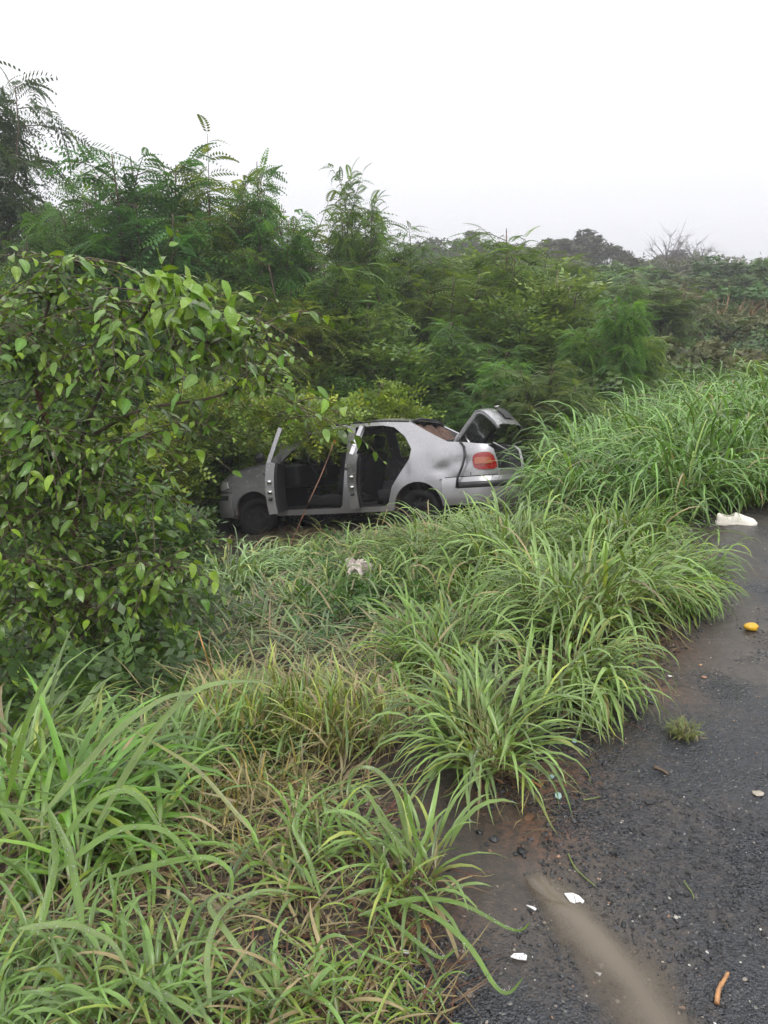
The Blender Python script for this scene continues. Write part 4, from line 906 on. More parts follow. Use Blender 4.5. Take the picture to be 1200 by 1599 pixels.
# branch reaching from the bush over the car bonnet and cabin
def path_plant(name, paths, tmpl, size, base, mat, label, cat, r0, barkm='bark', per=9, spread=.10, fill=0, rad=.2):
    root = np.array(paths[0][0]); o = empty(name, root, (0, 0, 0), label, cat); mb = MB(); wb = MB()
    for P in paths:
        P = np.array(P, float); t = np.linspace(0, 1, len(P)); tt = np.linspace(0, 1, 14); Q_ = np.stack([cr(t, P[:, c], tt) if len(P) > 2 else np.interp(tt, t, P[:, c]) for c in range(3)], 1)
        wb.add(*tube(Q_ - root, np.linspace(r0, r0 * .3, 14), 5))
        n = per * 14; k = rng.uniform(.25, 1, n); q = np.stack([np.interp(k, tt, Q_[:, c]) for c in range(3)], 1)
        d = rng.normal(0, 1, (n, 3)); d[:, 2] = d[:, 2] * .5 - .1; d /= np.linalg.norm(d, axis=1)[:, None]
        q2 = q + d * rad * rng.random((n, 1)) ** .7 * (1 - .4 * k[:, None])
        c_ = np.array(base)[None] * (1 + rng.normal(0, .25, (n, 1))).clip(.5, 1.8); y = rng.random((n, 1)) < .2; c_ = np.where(y, c_ * [1.7, 1.3, .9], c_)
        place(mb, tmpl[0], tmpl[1], frames(d + rng.normal(0, .3, d.shape), rng.normal(0, .5, n)), q2 - root, size * rng.uniform(.6, 1.2, n), c_)
        for i in range(0, n, 3): wb.add(*tube([q[i] - root, q2[i] - root], [.004, .002], 3))
    mb.build('crown', M[mat], o, False); wb.build('stem', M[barkm], o); return o
b0 = at(235, 830, 9.8); b0[2] = gz(b0[0], b0[1])
path_plant('overhanging_bush', [[b0, at(270, 680, 9.8), at(400, 622, 9.7), at(480, 636, 9.5), at(560, 648, 9.6)], [b0, at(280, 640, 10.), at(400, 640, 9.8), at(470, 668, 9.5), at(490, 690, 9.4)], [b0, at(270, 690, 10.2), at(340, 668, 10.3), at(410, 690, 10.4), at(430, 705, 10.5)], [b0, at(280, 660, 9.9), at(410, 635, 9.6), at(490, 670, 9.4), at(508, 705, 9.4)], [b0, at(280, 650, 10.0), at(380, 640, 10.0), at(470, 655, 9.6)], [b0, at(270, 680, 9.8), at(330, 620, 10), at(400, 600, 10.3)], [b0, at(240, 720, 9.8), at(270, 700, 9.9), at(300, 690, 10.)], [b0, at(280, 660, 9.8), at(270, 610, 10.)]], SPRIG, .22, (.15, .23, .036), 'small', 'small leaved bush overhanging the car bonnet and front door opening', 'bush', .018, per=15, rad=.34)
# ------------------------------------------------------------------ foreground broadleaf shrub: every near leaf an object
def leaf_mesh(i):
    r = np.random.default_rng(500 + i); nu, nv = 7, 5; u = np.linspace(0, 1, nu); v = np.linspace(-1, 1, nv)
    wd = .25 * np.sin(np.pi * u ** .78) ** .85 * (1 - .25 * u); wd[-1] = .003; wd[0] = .02
    bend = r.uniform(.25, .75); fold = r.uniform(.05, .28)
    X_ = (np.sin(bend * u * 1.6) / (bend * 1.6))[:, None] + 0 * v; Z_ = -((1 - np.cos(bend * u * 1.6)) / (bend * 1.6))[:, None] + fold * np.abs(v)[None] * wd[:, None] + .02 * np.sin(u * 14)[:, None] * np.abs(v)[None]
    Y_ = wd[:, None] * v[None]
    g = np.array([.095, .192, .026]) * r.uniform(.5, 1.45); g = g * [1.55, 1.3, .9] if i % 4 == 0 else g
    C = np.broadcast_to(g, (nu * nv, 3)).copy(); C.reshape(nu, nv, 3)[:, 2] *= 1.25
    return np.stack([X_, Y_, Z_], -1).reshape(-1, 3), grid_faces(nu, nv), C
LM = [leaf_mesh(i) for i in range(10)]
base = at(142, 1075, 4.9); base[2] = gz(base[0], base[1]) - .05
shrub = empty('broadleaf_shrub', base, (0, 0, 0), 'tall broadleaf shrub with reddish trunk and hanging leaves at left', 'shrub')
def crv(P, n=16):
    P = np.array(P, float); t = np.linspace(0, 1, len(P)); tt = np.linspace(0, 1, n); return np.stack([cr(t, P[:, c], tt) for c in range(3)], 1)
trunk = crv([base, at(140, 1010, 4.85), at(128, 880, 4.8), at(100, 765, 4.75), at(62, 620, 4.7), at(45, 520, 4.7)])
limbs = [([at(105, 775, 4.76), at(130, 680, 4.7), at(190, 540, 4.5), at(235, 480, 4.4), at(250, 438, 4.35)], .016),
         ([at(235, 480, 4.4), at(290, 470, 4.3), at(318, 495, 4.25)], .008),
         ([at(128, 690, 4.7), at(220, 640, 4.5), at(330, 622, 4.5), at(410, 590, 4.55), at(440, 572, 4.6)], .012),
         ([at(410, 590, 4.55), at(450, 625, 4.7), at(490, 650, 4.9)], .007),
         ([at(60, 610, 4.7), at(70, 500, 4.6), at(95, 430, 4.5), at(120, 405, 4.5)], .012),
         ([at(60, 610, 4.7), at(10, 540, 4.5), at(-40, 480, 4.4)], .012),
         ([at(100, 765, 4.75), at(160, 700, 4.5), at(230, 680, 4.2)], .010),
         ([at(128, 870, 4.8), at(60, 820, 4.5), at(-30, 780, 4.3)], .010),
         ([at(130, 900, 4.8), at(210, 880, 4.5), at(270, 890, 4.3)], .009),
         ([at(140, 1000, 4.85), at(90, 960, 4.5), at(20, 940, 4.3)], .008),
         ([at(140, 980, 4.85), at(190, 950, 4.5), at(230, 930, 4.4)], .007),
         ([at(115, 800, 4.76), at(180, 770, 4.5), at(240, 780, 4.4)], .009),
         ([at(112, 790, 4.76), at(50, 740, 4.5), at(-20, 700, 4.4)], .009),
         ([at(105, 770, 4.75), at(70, 700, 4.4), at(60, 660, 4.3)], .008),
         ([at(135, 950, 4.8), at(70, 900, 4.4), at(10, 870, 4.2)], .008),
         ([at(140, 1020, 4.85), at(190, 1010, 4.6), at(250, 1000, 4.5)], .008),
         ([at(140, 1030, 4.85), at(80, 1030, 4.6), at(10, 1020, 4.4)], .008),
         ([at(190, 560, 4.5), at(290, 540, 4.3), at(370, 530, 4.4), at(400, 520, 4.4)], .009),
         ([at(60, 620, 4.7), at(130, 560, 4.4), at(190, 470, 4.3)], .009)]
wb = MB(); wb.add(*tube(trunk - base, np.linspace(.042, .016, len(trunk)) + .003 * rng.normal(0, 1, len(trunk)), 9)); wb.build('trunk', M['bark_red'], shrub)
lines = [trunk[5:]]
for P, r0 in limbs:
    c_ = crv(P, 12); lines.append(c_); wb = MB(); wb.add(*tube(c_ - base, np.linspace(r0, r0 * .35, 12), 6)); wb.build('limb', M['bark'], shrub)
tw = MB(); LP = []; LD = []
nt_ = [60, 54, 18, 30, 8, 64, 60, 54, 64, 64, 64, 60, 60, 64, 64, 60, 64, 60, 60, 34, 64]
for c_, n in zip(lines, nt_):
    for k in range(n):
        f = rng.uniform(.12, 1) if k else 1.0; p0 = np.array([np.interp(f, np.linspace(0, 1, len(c_)), c_[:, j]) for j in range(3)])
        d = rng.normal(0, 1, 3); d[2] = abs(d[2]) * .5 - .15; d[1] -= .25; d /= np.linalg.norm(d); ln = rng.uniform(.14, .60)
        if k % 11 == 3: ln = rng.uniform(.45, .75); d = np.array([rng.normal(.25, .7), rng.normal(-.1, .5), rng.uniform(.1, .9)]); d /= np.linalg.norm(d)
        ts = np.linspace(0, 1, 6)[:, None]; P = p0 + d * ln * ts + np.array([0, 0, -1]) * (.5 * ln * ts ** 2); tw.add(*tube(P - base, np.linspace(.004, .0015, 6), 4))
        m = rng.integers(5, 9) + int(ln > .6) * 4
        for j in range(m):
            q = (j + .6) / m; pp = p0 + d * ln * q + np.array([0, 0, -.5 * ln * q * q]); s = 1 if j % 2 else -1
            sd_ = np.cross(d, [0, 0, 1]); dd = d * .55 + s * sd_ * .8 + np.array([0, 0, -.45]) + rng.normal(0, .22, 3); LP.append(pp); LD.append(dd)
for c0_, n in (((255, 432, 4.15), 16), ((300, 458, 4.1), 16), ((328, 492, 4.1), 12), ((235, 478, 4.2), 8)):   # the bright young tip
    for k in range(n):
        LP.append(at(*c0_) + rng.normal(0, .055, 3)); LD.append(np.array([rng.normal(.25, .5), rng.normal(-.3, .4), rng.uniform(-1.1, .1)]))
tw.build('twigs', M['bark'], shrub)
LP = np.array(LP); LD = np.array(LD); LS = .036 + .09 * rng.random(len(LP)) ** 1.7
LS[-52:] = rng.uniform(.11, .17, 52); dist = np.linalg.norm(LP - [0, 0, EYE], axis=1); infr = (LP[:, 0] / LP[:, 1] > -.52); order = np.argsort(dist / LS + (~infr) * 1e3)
LF = frames(LD, rng.normal(0, .45, len(LD))); meshes = []
for i in range(10):
    o = mk('leaf', *LM[i][:2], None, M['broad'], LM[i][2]); meshes.append(o.data); bpy.data.objects.remove(o)
tipm = []
for i in (0, 4):
    o = mk('leaf', *LM[i][:2], None, M['broad'], np.broadcast_to((.19, .32, .035), LM[i][2].shape)); tipm.append(o.data); bpy.data.objects.remove(o)
for i in order[:300]:
    o = bpy.data.objects.new('leaf', tipm[i % 2] if i >= len(LP) - 52 else meshes[i % 10]); sc.collection.objects.link(o); o.parent = shrub
    o.matrix_local = Matrix.Translation(Vector(LP[i] - base)) @ Matrix(LF[i].tolist()).to_4x4() @ Matrix.Scale(LS[i], 4)
mb = MB()
for j in range(10):
    i = order[300:]; i = i[i % 10 == j]
    place(mb, LM[j][0], LM[j][1], LF[i], LP[i] - base, LS[i], LM[j][2][:1] * rng.uniform(.7, 1.3, (len(i), 1)))
tag(mb.build('foliage', M['broad'], shrub), kind='stuff')
# ------------------------------------------------------------------ tall tree at upper left, far hillside
TL = leafy(170, 6.2, 2.2, 10, 15, FROND, .55, (.055, .095, .045), 'feather', 14, low=.5, var=.2, young=.06, subL=(.18, .34), sub_el=(-5, 35))
plant(TL, 'tall_tree', -66, 0, 18, .92, 'tall dark tree overhanging the sky at the upper left', 'tree', rot=1.0)
FT = [clumpy(200 + i, 5.0, 2.3, 30, 95, .34, (.075, .08, .055) if i % 2 else (.08, .09, .055), .62, .22) for i in range(3)]
FB = [clumpy(210 + i, 3.5, 2.3, 28, 100, .30, (.085, .14, .05), .75, .10) for i in range(2)]
FO = clumpy(220, 3.0, 2.0, 22, 90, .28, (.115, .125, .055), .8, .08)
BT = clumpy(230, 5.0, 2.2, 16, 0, .1, (0, 0, 0), .5, .4, bare=True)
for a in ((0, 672, 362, 78, 1.5, 'misty flat topped acacia with sky showing through, leftmost on the hill'), (1, 732, 360, 80, 1.4, 'misty acacia right of the leftmost one on the hill'), (2, 800, 372, 74, 1.3, 'misty grey tree behind the pale feathery skyline tree'), (0, 858, 362, 70, 1.6, 'broad dark grey misty tree on the hill crest'), (1, 905, 356, 72, 1.5, 'highest dark misty tree on the hill crest'), (2, 948, 378, 70, 1.2, 'small misty tree stepping down right of the crest'), (1, 1052, 390, 84, 1.7, 'purple grey domed tree below the bare trees'), (0, 1000, 402, 76, 1.3, 'low misty tree left of the purple grey dome'), (2, 575, 395, 70, 1.4, 'misty tree glimpsed behind the two plumes'), (0, 1145, 412, 90, 1.5, 'misty tree behind the dark bushes at right'), (2, 770, 388, 62, 1.4, 'misty green tree low between the second acacia and the crest'), (1, 830, 384, 60, 1.4, 'misty green tree just below the broad crest tree'), (0, 880, 392, 58, 1.4, 'misty green tree below the highest crest tree'), (2, 700, 392, 60, 1.3, 'misty green tree under the two acacias'), (1, 975, 402, 58, 1.4, 'misty green tree right of the small crest tree'), (0, 1105, 410, 62, 1.4, 'misty green tree under the spreading bare tree'), (2, 640, 396, 60, 1.2, 'misty green tree left below the acacias'), (1, 1180, 412, 60, 1.4, 'misty green tree near the right frame edge')):
    plant(FT[a[0]], 'hill_tree', a[1], a[2], a[3], a[4] * .78, a[5], 'tree', 'misty trees on the far hill')
plant(BT, 'bare_tree', 1036, 352, 72, .9, 'leafless upright tree on the misty skyline', 'tree', 'bare trees')
plant(BT, 'bare_tree', 1088, 370, 70, 1.0, 'leafless spreading tree on the skyline, right of the upright one', 'tree', 'bare trees', rot=2.2)
for a in ((0, 1130, 402, 40, 1.3, 'dark rounded bush on the hillside at right'), (1, 1195, 394, 38, 1.3, 'dark bush at the right frame edge, highest there'), (0, 1060, 428, 38, 1.1, 'dark green bush below the purple grey dome'), (1, 960, 408, 40, 1.3, 'green hillside bush behind the tall lime sapling'), (0, 900, 418, 34, 1.2, 'green hillside bush left of the tall lime sapling'), (1, 1180, 440, 28, .9, 'dark bush on the right edge beside the dry grass'), (0, 1010, 440, 30, .9, 'green bush left of the brown dry grass'), (1, 850, 402, 36, 1.3, 'green hillside bush under the dark misty crest'), (0, 720, 405, 30, 1.0, 'green bush under the misty acacias'), (1, 660, 400, 28, .8, 'green bush at the skyline notch left of the acacias')):
    plant(FB[a[0]], 'hillside_bush', *a[1:5], a[5], 'bush', 'bushes on the hillside')
for a in ((940, 432, 26, 1.0, 'olive brown bush below the green hillside bushes'), (1080, 512, 17, .55, 'yellow tinged fern like bush over the tall grass'), (1160, 520, 17, .6, 'green yellow low bush at the right edge above the grass'), (870, 428, 26, 1.0, 'olive bush behind the right thicket trees'), (1130, 470, 24, .8, 'olive bush in the dry grass'), (18, 292, 26, 1.3, 'brownish olive tree at the left edge under the tall tree'), (60, 310, 30, 1.2, 'misty brownish tree right of the olive one at left edge')):
    plant(FO, 'olive_bush', *a, 'bush', 'olive brown bushes')
# scrub covering the far ground, undergrowth in the hollow, dry grass on the hillside
def mass(name, n, f, size, cols, label, h=(.1, .9), tm=None, mat='far', up=.4):
    P = f(n); z = gz(P[:, 0], P[:, 1]) + rng.uniform(h[0], h[1], n) * (.5 + .5 * np.clip(noise2(P[:, 0], P[:, 1], .8, 41) + .5, 0, 1.5)); off = np.column_stack([P, z])
    d = rng.normal(0, 1, (n, 3)); d[:, 2] = np.abs(d[:, 2]) * up; tm = tm or SPRIG; c = np.array(cols)[rng.integers(0, len(cols), n)] * (1 + rng.normal(0, .25, (n, 1))).clip(.4, 1.7)
    mb = MB(); place(mb, tm[0], tm[1], frames(d, rng.normal(0, .6, n)), off, size * rng.uniform(.6, 1.4, n), c)
    return tag(mb.build(name, M[mat], smooth=False), label, 'undergrowth', kind='stuff')
def wedge(y0, y1, l, r_):
    def f(n):
        y = np.sqrt(rng.uniform(y0 ** 2, y1 ** 2, n)); return np.stack([y * rng.uniform(l, r_, n), y], 1)
    return f
mass('near_scrub', 12000, wedge(18, 38, -.15, .6), .31, [(.085, .135, .045), (.11, .14, .055), (.075, .125, .04), (.13, .13, .06)], 'green scrub on the near slope of the hill', (.0, 1.2))
mass('hillside_scrub', 8000, wedge(30, 95, -.6, .6), .75, [(.085, .125, .045), (.11, .13, .055), (.075, .115, .04), (.12, .12, .06)], 'scrub covering the misty hillside', (.0, 1.3))
mass('undergrowth', 5200, wedge(11.3, 20, -.6, .42), .40, [(.075, .14, .04), (.09, .15, .05), (.10, .145, .05)], 'leafy undergrowth on the floor of the hollow behind the car', (0, 1.3), mat='small')
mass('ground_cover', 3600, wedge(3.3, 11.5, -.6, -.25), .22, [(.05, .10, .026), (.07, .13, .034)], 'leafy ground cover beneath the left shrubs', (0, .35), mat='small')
mass('track_weeds', 700, lambda n: scatter(n, [(440, 1010), (640, 1000), (690, 900), (620, 850), (450, 850), (400, 930)], 45, .12), .17, [(.06, .13, .03), (.09, .16, .04)], 'small leafy weeds in the flattened track', (.02, .14), mat='small')
mb = MB()
P = np.concatenate([wedge(24, 34, .29, .5)(1500)]); root = np.column_stack([P, gz(P[:, 0], P[:, 1])]); n = len(P)
V, Q, C, _, _ = blades(root, rng.uniform(0, 6.28, n), rng.uniform(.8, 1.5, n), rng.uniform(.7, 1.7, n), .03, rng.uniform(.3, 1.6, n), n=5, c0=(.20, .12, .07), c1=np.array([.27, .165, .10]) * rng.uniform(.5, 1.5, (n, 1)))
mb.add(V, Q, None, C); tag(mb.build('dry_grass', M['litter']), 'reddish brown dry grass on the hillside at right', 'grass', kind='stuff')
# ------------------------------------------------------------------ misty rain air
hm = bpy.data.materials.new('mist'); hm.use_nodes = True; t = hm.node_tree; t.nodes.clear(); o_ = nd(t, 'ShaderNodeOutputMaterial'); pv = nd(t, 'ShaderNodeVolumePrincipled')
pv.inputs['Color'].default_value = (.95, .95, 1, 1); pv.inputs['Density'].default_value = .0025; pv.inputs['Anisotropy'].default_value = .2; t.links.new(pv.outputs[0], o_.inputs['Volume'])
V, Q = box((GX[0] - 6, GY[0] - 6, float(Z.min()) - 1.0), (GX[-1] + 6, GY[-1] + 6, 15.0)); hz = mk('haze', V, Q, None, hm, smooth=False); tag(hz, 'thin mist of rain hanging in the air', 'mist', kind='stuff')
# ------------------------------------------------------------------ litter, gravel, things on the road
mb = MB()
def litter(n, poly, L=(.05, .22), W=(.002, .007), clump=0, dark=1.):
    p = scatter(n, poly, clump, .08); root = np.column_stack([p, gz(p[:, 0], p[:, 1]) + rng.uniform(.002, .03, n)])
    pal = np.array([STRAW, STRAW * .7, RED, BROWN, RED * .6, BROWN * 1.6, (.20, .19, .08)]); c = pal[rng.integers(0, len(pal), n)] * rng.uniform(.45, 1.1, (n, 1)) * dark
    V, Q, C, _, _ = blades(root, rng.uniform(0, 6.28, n), rng.uniform(-.05, .35, n), rng.uniform(*L, n), rng.uniform(*W, n), rng.uniform(0, .6, n), n=3, c0=c, c1=c); mb.add(V, Q, None, C)
litter(2600, [(-60, 1650), (700, 1650), (720, 1450), (640, 1300), (560, 1210), (-60, 1230)])
litter(1500, [(330, 1220), (640, 1230), (760, 1080), (640, 940), (430, 900), (260, 980), (250, 1080)])
litter(1300, [(430, 900), (720, 880), (720, 815), (400, 830)], (.1, .35), (.003, .010))
litter(1300, [(700, 1260), (850, 1330), (900, 1230), (1010, 1080), (1120, 930), (1060, 880), (800, 1060)], (.03, .14), (.0015, .004))
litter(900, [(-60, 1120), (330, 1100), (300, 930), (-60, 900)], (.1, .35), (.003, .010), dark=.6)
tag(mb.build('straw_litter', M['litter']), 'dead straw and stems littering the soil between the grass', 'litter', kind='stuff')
# dead leaves lying about
mb = MB(); p = np.concatenate([scatter(260, [(300, 1640), (720, 1640), (700, 1420), (560, 1240), (350, 1250)]), scatter(120, [(820, 1320), (880, 1180), (1040, 1040), (1080, 1000), (930, 1000), (760, 1240)])]); n = len(p)
d = rng.normal(0, 1, (n, 3)); d[:, 2] *= .15; pal = np.array([(.20, .10, .045), (.12, .06, .035), (.28, .17, .07), (.07, .05, .035)])
place(mb, LM[3][0], LM[3][1], frames(d, rng.normal(0, .5, n)), np.column_stack([p, gz(p[:, 0], p[:, 1]) + .006]), rng.uniform(.015, .045, n), pal[rng.integers(0, 4, n)] * rng.uniform(.5, 1.2, (n, 1)))
tag(mb.build('leaf_litter', M['litter']), 'small dead brown leaves scattered on the verge soil', 'litter', kind='stuff')
# gravel
M['stone'] = leafmat('stone', .4, .0, .5, 0, 60.)
mb = MB()
def stones(n, f, size, pal, wet=1.):
    p = f(n); s = size[0] * (size[1] / size[0]) ** (rng.random(n) ** 2.2)
    rot = frames(rng.normal(0, 1, (n, 3)), rng.uniform(0, 6, n)); sq = np.stack([rng.uniform(.7, 1.3, n), rng.uniform(.6, 1.1, n), rng.uniform(.35, .75, n)], 1)
    jit = 1 + rng.normal(0, .16, (n, 12, 1)); V = ICO[None] * jit * s[:, None, None]; az = rng.uniform(0, 6.28, n); c_, s_ = np.cos(az)[:, None], np.sin(az)[:, None]
    V = V * sq[:, None]; V = np.stack([V[..., 0] * c_ - V[..., 1] * s_, V[..., 0] * s_ + V[..., 1] * c_, V[..., 2]], -1)
    V = V + np.column_stack([p, gz(p[:, 0], p[:, 1]) + s * .18])[:, None]
    col = np.array(pal)[rng.integers(0, len(pal), n)] * rng.uniform(.6, 1.3, (n, 1)); mb.add(V, None, (ICF[None] + np.arange(n)[:, None, None] * 12), np.repeat(col, 12, 0))
DK = [(.014, .015, .018), (.022, .023, .027), (.032, .033, .038), (.02, .019, .019), (.04, .04, .042)]; LT = [(.30, .28, .25), (.42, .41, .38), (.22, .19, .16), (.25, .15, .10)]
rp = [(740, 1650), (1300, 1650), (1300, 900), (1200, 850), (1080, 950), (900, 1150), (860, 1300)]
pn = lambda n: scatter(n, rp)
def grav(n):
    q = pn(n * 4); k = noise2(q[:, 0], q[:, 1], 3.0, 61) + rng.normal(0, .22, len(q)); return q[np.argsort(-k)[:n]]
stones(7000, grav, (.0014, .0075), DK); stones(1300, pn, (.0010, .0045), LT); stones(2200, lambda n: scatter(n, [(840, 1330), (920, 1300), (1000, 1090), (1120, 950), (1060, 930), (900, 1120)]), (.0016, .008), DK)
stones(700, lambda n: scatter(n, [(700, 1640), (790, 1640), (760, 1480), (600, 1250), (480, 1190), (480, 1260)]), (.002, .012), DK + LT[2:])
stones(500, lambda n: scatter(n, [(1040, 830), (1120, 840), (1130, 790), (1060, 775)]), (.003, .012), DK + LT[:1])
stones(420, lambda n: scatter(n, [(700, 1640), (800, 1640), (760, 1480), (700, 1330), (850, 1340), (930, 1250), (1030, 1080), (1140, 930), (1040, 930), (880, 1130), (640, 1260), (620, 1400)]), (.004, .015), DK + [(.07, .045, .03)])
stones(260, lambda n: PUD[rng.integers(0, 6, n)] + rng.normal(0, .10, (n, 2)), (.0015, .008), DK + LT[2:])
g_ = mb.build('gravel', M['stone'], smooth=False); tag(g_, 'wet dark gravel and pale chips strewn over the asphalt', 'gravel', kind='stuff')
def rock(px, py, s, col, label, name='stone', sq=(1.2, .9, .6)):
    r = np.random.default_rng(int(px)); p = gb(px, py); V = ICO * (1 + r.normal(0, .15, (12, 1))) * s * np.array(sq)
    o = mk(name, V, None, ICF, M['stone'], np.broadcast_to(col, (12, 3)), smooth=False); o.location = (p[0], p[1], p[2] + s * .3); sb = o.modifiers.new('sub', 'SUBSURF'); sb.subdivision_type = 'SIMPLE'; sb.levels = sb.render_levels = 1; tag(o, label, 'stone'); return o
rock(960, 1334, .014, (.02, .021, .023), 'dark lump of gravel alone above the white shard'); rock(1014, 1254, .013, (.02, .02, .022), 'flat dark stone right of the green sprout path'); rock(1184, 1241, .016, (.34, .30, .24), 'pale tan broken stone at the right road edge', sq=(1.4, 1, .4)); rock(1056, 1434, .006, (.40, .38, .33), 'small round pale pebble on the gravel right of the puddle'); rock(1094, 1039, .008, (.42, .25, .15), 'tan pebble below the yellow fruit'); rock(1100, 1058, .009, (.30, .15, .09), 'reddish flat pebble below the tan one', sq=(1.3, .9, .4))
# white plastic shards and teal glass
M['shard'] = plain('white_plastic', (.78, .78, .78), .3, noise=60, nv=.06); M['teal'] = plain('broken_glass', (.32, .48, .46), .08, coat=.5); M['mudspot'] = plain('mud_spot', (.03, .024, .02), .6)
def shard(name, px, py, pts, s, mat, label, cat, tilt=(.1, .05, 0), z=.006, th=.003, split=None):
    p = gb(px, py); P = np.array(pts, float) * s; n = len(P); polys = [P]
    V = np.concatenate([np.column_stack([P, np.zeros(n)]), np.column_stack([P, np.full(n, th)])]); c = P.mean(0); V = np.concatenate([V, [[*c, 0]], [[*c, th]]])
    Tt = [(2 * n, (i + 1) % n, i) for i in range(n)] + [(2 * n + 1, n + i, n + (i + 1) % n) for i in range(n)]; Qq = [(i, (i + 1) % n, n + (i + 1) % n, n + i) for i in range(n)]
    o = mk(name, V, Qq, Tt, mat, smooth=False); o.location = (p[0], p[1], p[2] + z); o.rotation_euler = tilt; tag(o, label, cat); return o
sh = shard('plastic_shard', 897, 1410, [(-1, .6), (-.1, .75), (.55, .45), (1.0, -.25), (.75, -.6), (.5, -.35), (-.15, -.65), (-.6, -.45)], .024, M['shard'], 'largest white plastic shard with a crack, at the head of the puddle', 'shard', (.06, .1, 0), .012)
V, Q = box((-.0008, -.016, .0025), (.0008, .014, .0036)); mk('crack', V, Q, None, M['mudspot'], parent=sh)
shard('plastic_shard', 830, 1421, [(-1, .6), (.6, .1), (1, -.3), (.7, -.7), (-.2, .0)], .012, M['shard'], 'thin white shard left of the largest one', 'shard')
s2 = shard('plastic_shard', 812, 1497, [(-1.2, -.15), (-.7, .3), (.4, .4), (.9, .1), (.7, -.5), (-.3, -.45)], .019, M['shard'], 'mud speckled white shard near the tip of the long blade', 'shard')
for q in ((-.010, .002), (.004, -.003), (.010, .003), (-.002, -.006)): V = ICO * np.array([.0022, .0016, .0008]) + [q[0], q[1], .0032]; mk('mud_spot', V, None, ICF, M['mudspot'], parent=s2)
shard('plastic_shard', 935, 1525, [(-.9, .5), (.9, .3), (.3, -.5), (-.1, -.4), (-.2, .1)], .008, M['shard'], 'tiny white shard lowest beside the puddle', 'shard'); shard('plastic_shard', 1047, 1058, [(-.9, .4), (1, -.2), (-.7, -.5)], .011, M['shard'], 'small white triangle shard below the reddish soil patch', 'shard'); shard('plastic_shard', 632, 1490, [(-1, .5), (1, .1), (.6, -.4), (-.6, -.2)], .014, M['shard'], 'white shard half hidden in the foreground grass', 'shard')
for a in ((872, 1246, .014, 'teal glass fragment in the reddish soil by the leaning tussock'), (897, 1160, .011, 'teal glass fragment tucked under the drooping tussock'), (862, 1216, .010, 'thin teal glass fragment beside orange litter'), (966, 1105, .010, 'teal glass fragment at the tips of the drooping tussock')):
    shard('glass_fragment', a[0], a[1], [(-1, .2), (-.3, .8), (.6, .6), (1, -.1), (.2, -.7), (-.7, -.5)], a[2], M['teal'], a[3], 'glass', (.3, .2, a[0]), .006, .004)
# sticks
M['orange_wood'] = plain('peeled_wood', (.38, .19, .08), .6, noise=70, nv=.4)
def stick(name, pts, r, mat, label, cat='stick', k=7):
    P = np.array(pts, float); o0 = P[0]; t = np.linspace(0, 1, len(P)); tt = np.linspace(0, 1, 14); Q_ = np.stack([cr(t, P[:, c], tt) if len(P) > 2 else np.interp(tt, t, P[:, c]) for c in range(3)], 1)
    mb = MB(); mb.add(*tube(Q_ - o0, np.linspace(r, r * .6, 14) * (1 + rng.normal(0, .12, 14)), k)); o = mb.build(name, mat); o.location = o0; return tag(o, label, cat)
def on(px, py, h): p = gb(px, py); p[2] += h; return p
stick('bark_strip', [on(1119, 1570, .006), on(1122, 1550, .008), on(1130, 1535, .007), on(1137, 1522, .006)], .006, M['orange_wood'], 'orange peeled strip of wood on the road at lower right')
stick('bark_strip', [on(1022, 1200, .006), on(1036, 1207, .008), on(1044, 1212, .005)], .006, M['bark'], 'short brown piece of bark right of the reddish soil')
stick('bark_strip', [on(830, 1222, .006), on(845, 1232, .008)], .005, M['orange_wood'], 'small orange splinter at the foot of the leaning tussock')
stick('fallen_branch', [on(560, 1030, .06), on(630, 1033, .08), on(690, 1045, .06)], .016, M['bark_red'], 'reddish fallen branch lying behind the leaning tussock', 'branch')
stick('dead_stalk', [on(415, 950, .0), at(450, 860, 8.3), at(480, 790, 8.5), at(505, 735, 8.7), at(521, 692, 8.8)], .010, M['bark_red'], 'thin reddish dead stalk leaning across the open front door', 'stalk')
stick('dead_stalk', [on(345, 1075, .0), at(325, 1030, 3.0), at(310, 985, 3.0)], .004, plain('orange_straw', (.42, .22, .07), .6), 'orange straw stalk standing behind the flattened hump', 'stalk')
stick('straw_stalk', [on(590, 850, .0), at(597, 820, 8.0), at(605, 795, 8.0)], .007, plain('tan_straw', (.40, .28, .15), .6), 'tan straw stalk sticking up before the car sill', 'stalk')
stick('vine_stem', [at(30, 930, 4.3), at(110, 890, 4.3), at(190, 872, 4.3)], .004, plain('green_vine', (.18, .22, .07), .5), 'thin pale green stem crossing the shrub trunk', 'stalk')
stick('green_straw', [on(887, 1335, .004), on(900, 1360, .006), on(930, 1386, .004)], .0025, plain('green_stem', (.14, .19, .05), .5), 'cut green grass stem lying just above the largest shard', 'stalk')
stick('green_straw', [on(912, 1251, .004), on(938, 1246, .004)], .0025, bpy.data.materials['green_stem'], 'short cut grass stem on the gravel right of the teal glass', 'stalk')
stick('green_straw', [on(1068, 1378, .003), on(1080, 1395, .004), on(1084, 1405, .003)], .002, bpy.data.materials['green_stem'], 'thin dark grass stem in the middle of the wet road', 'stalk')
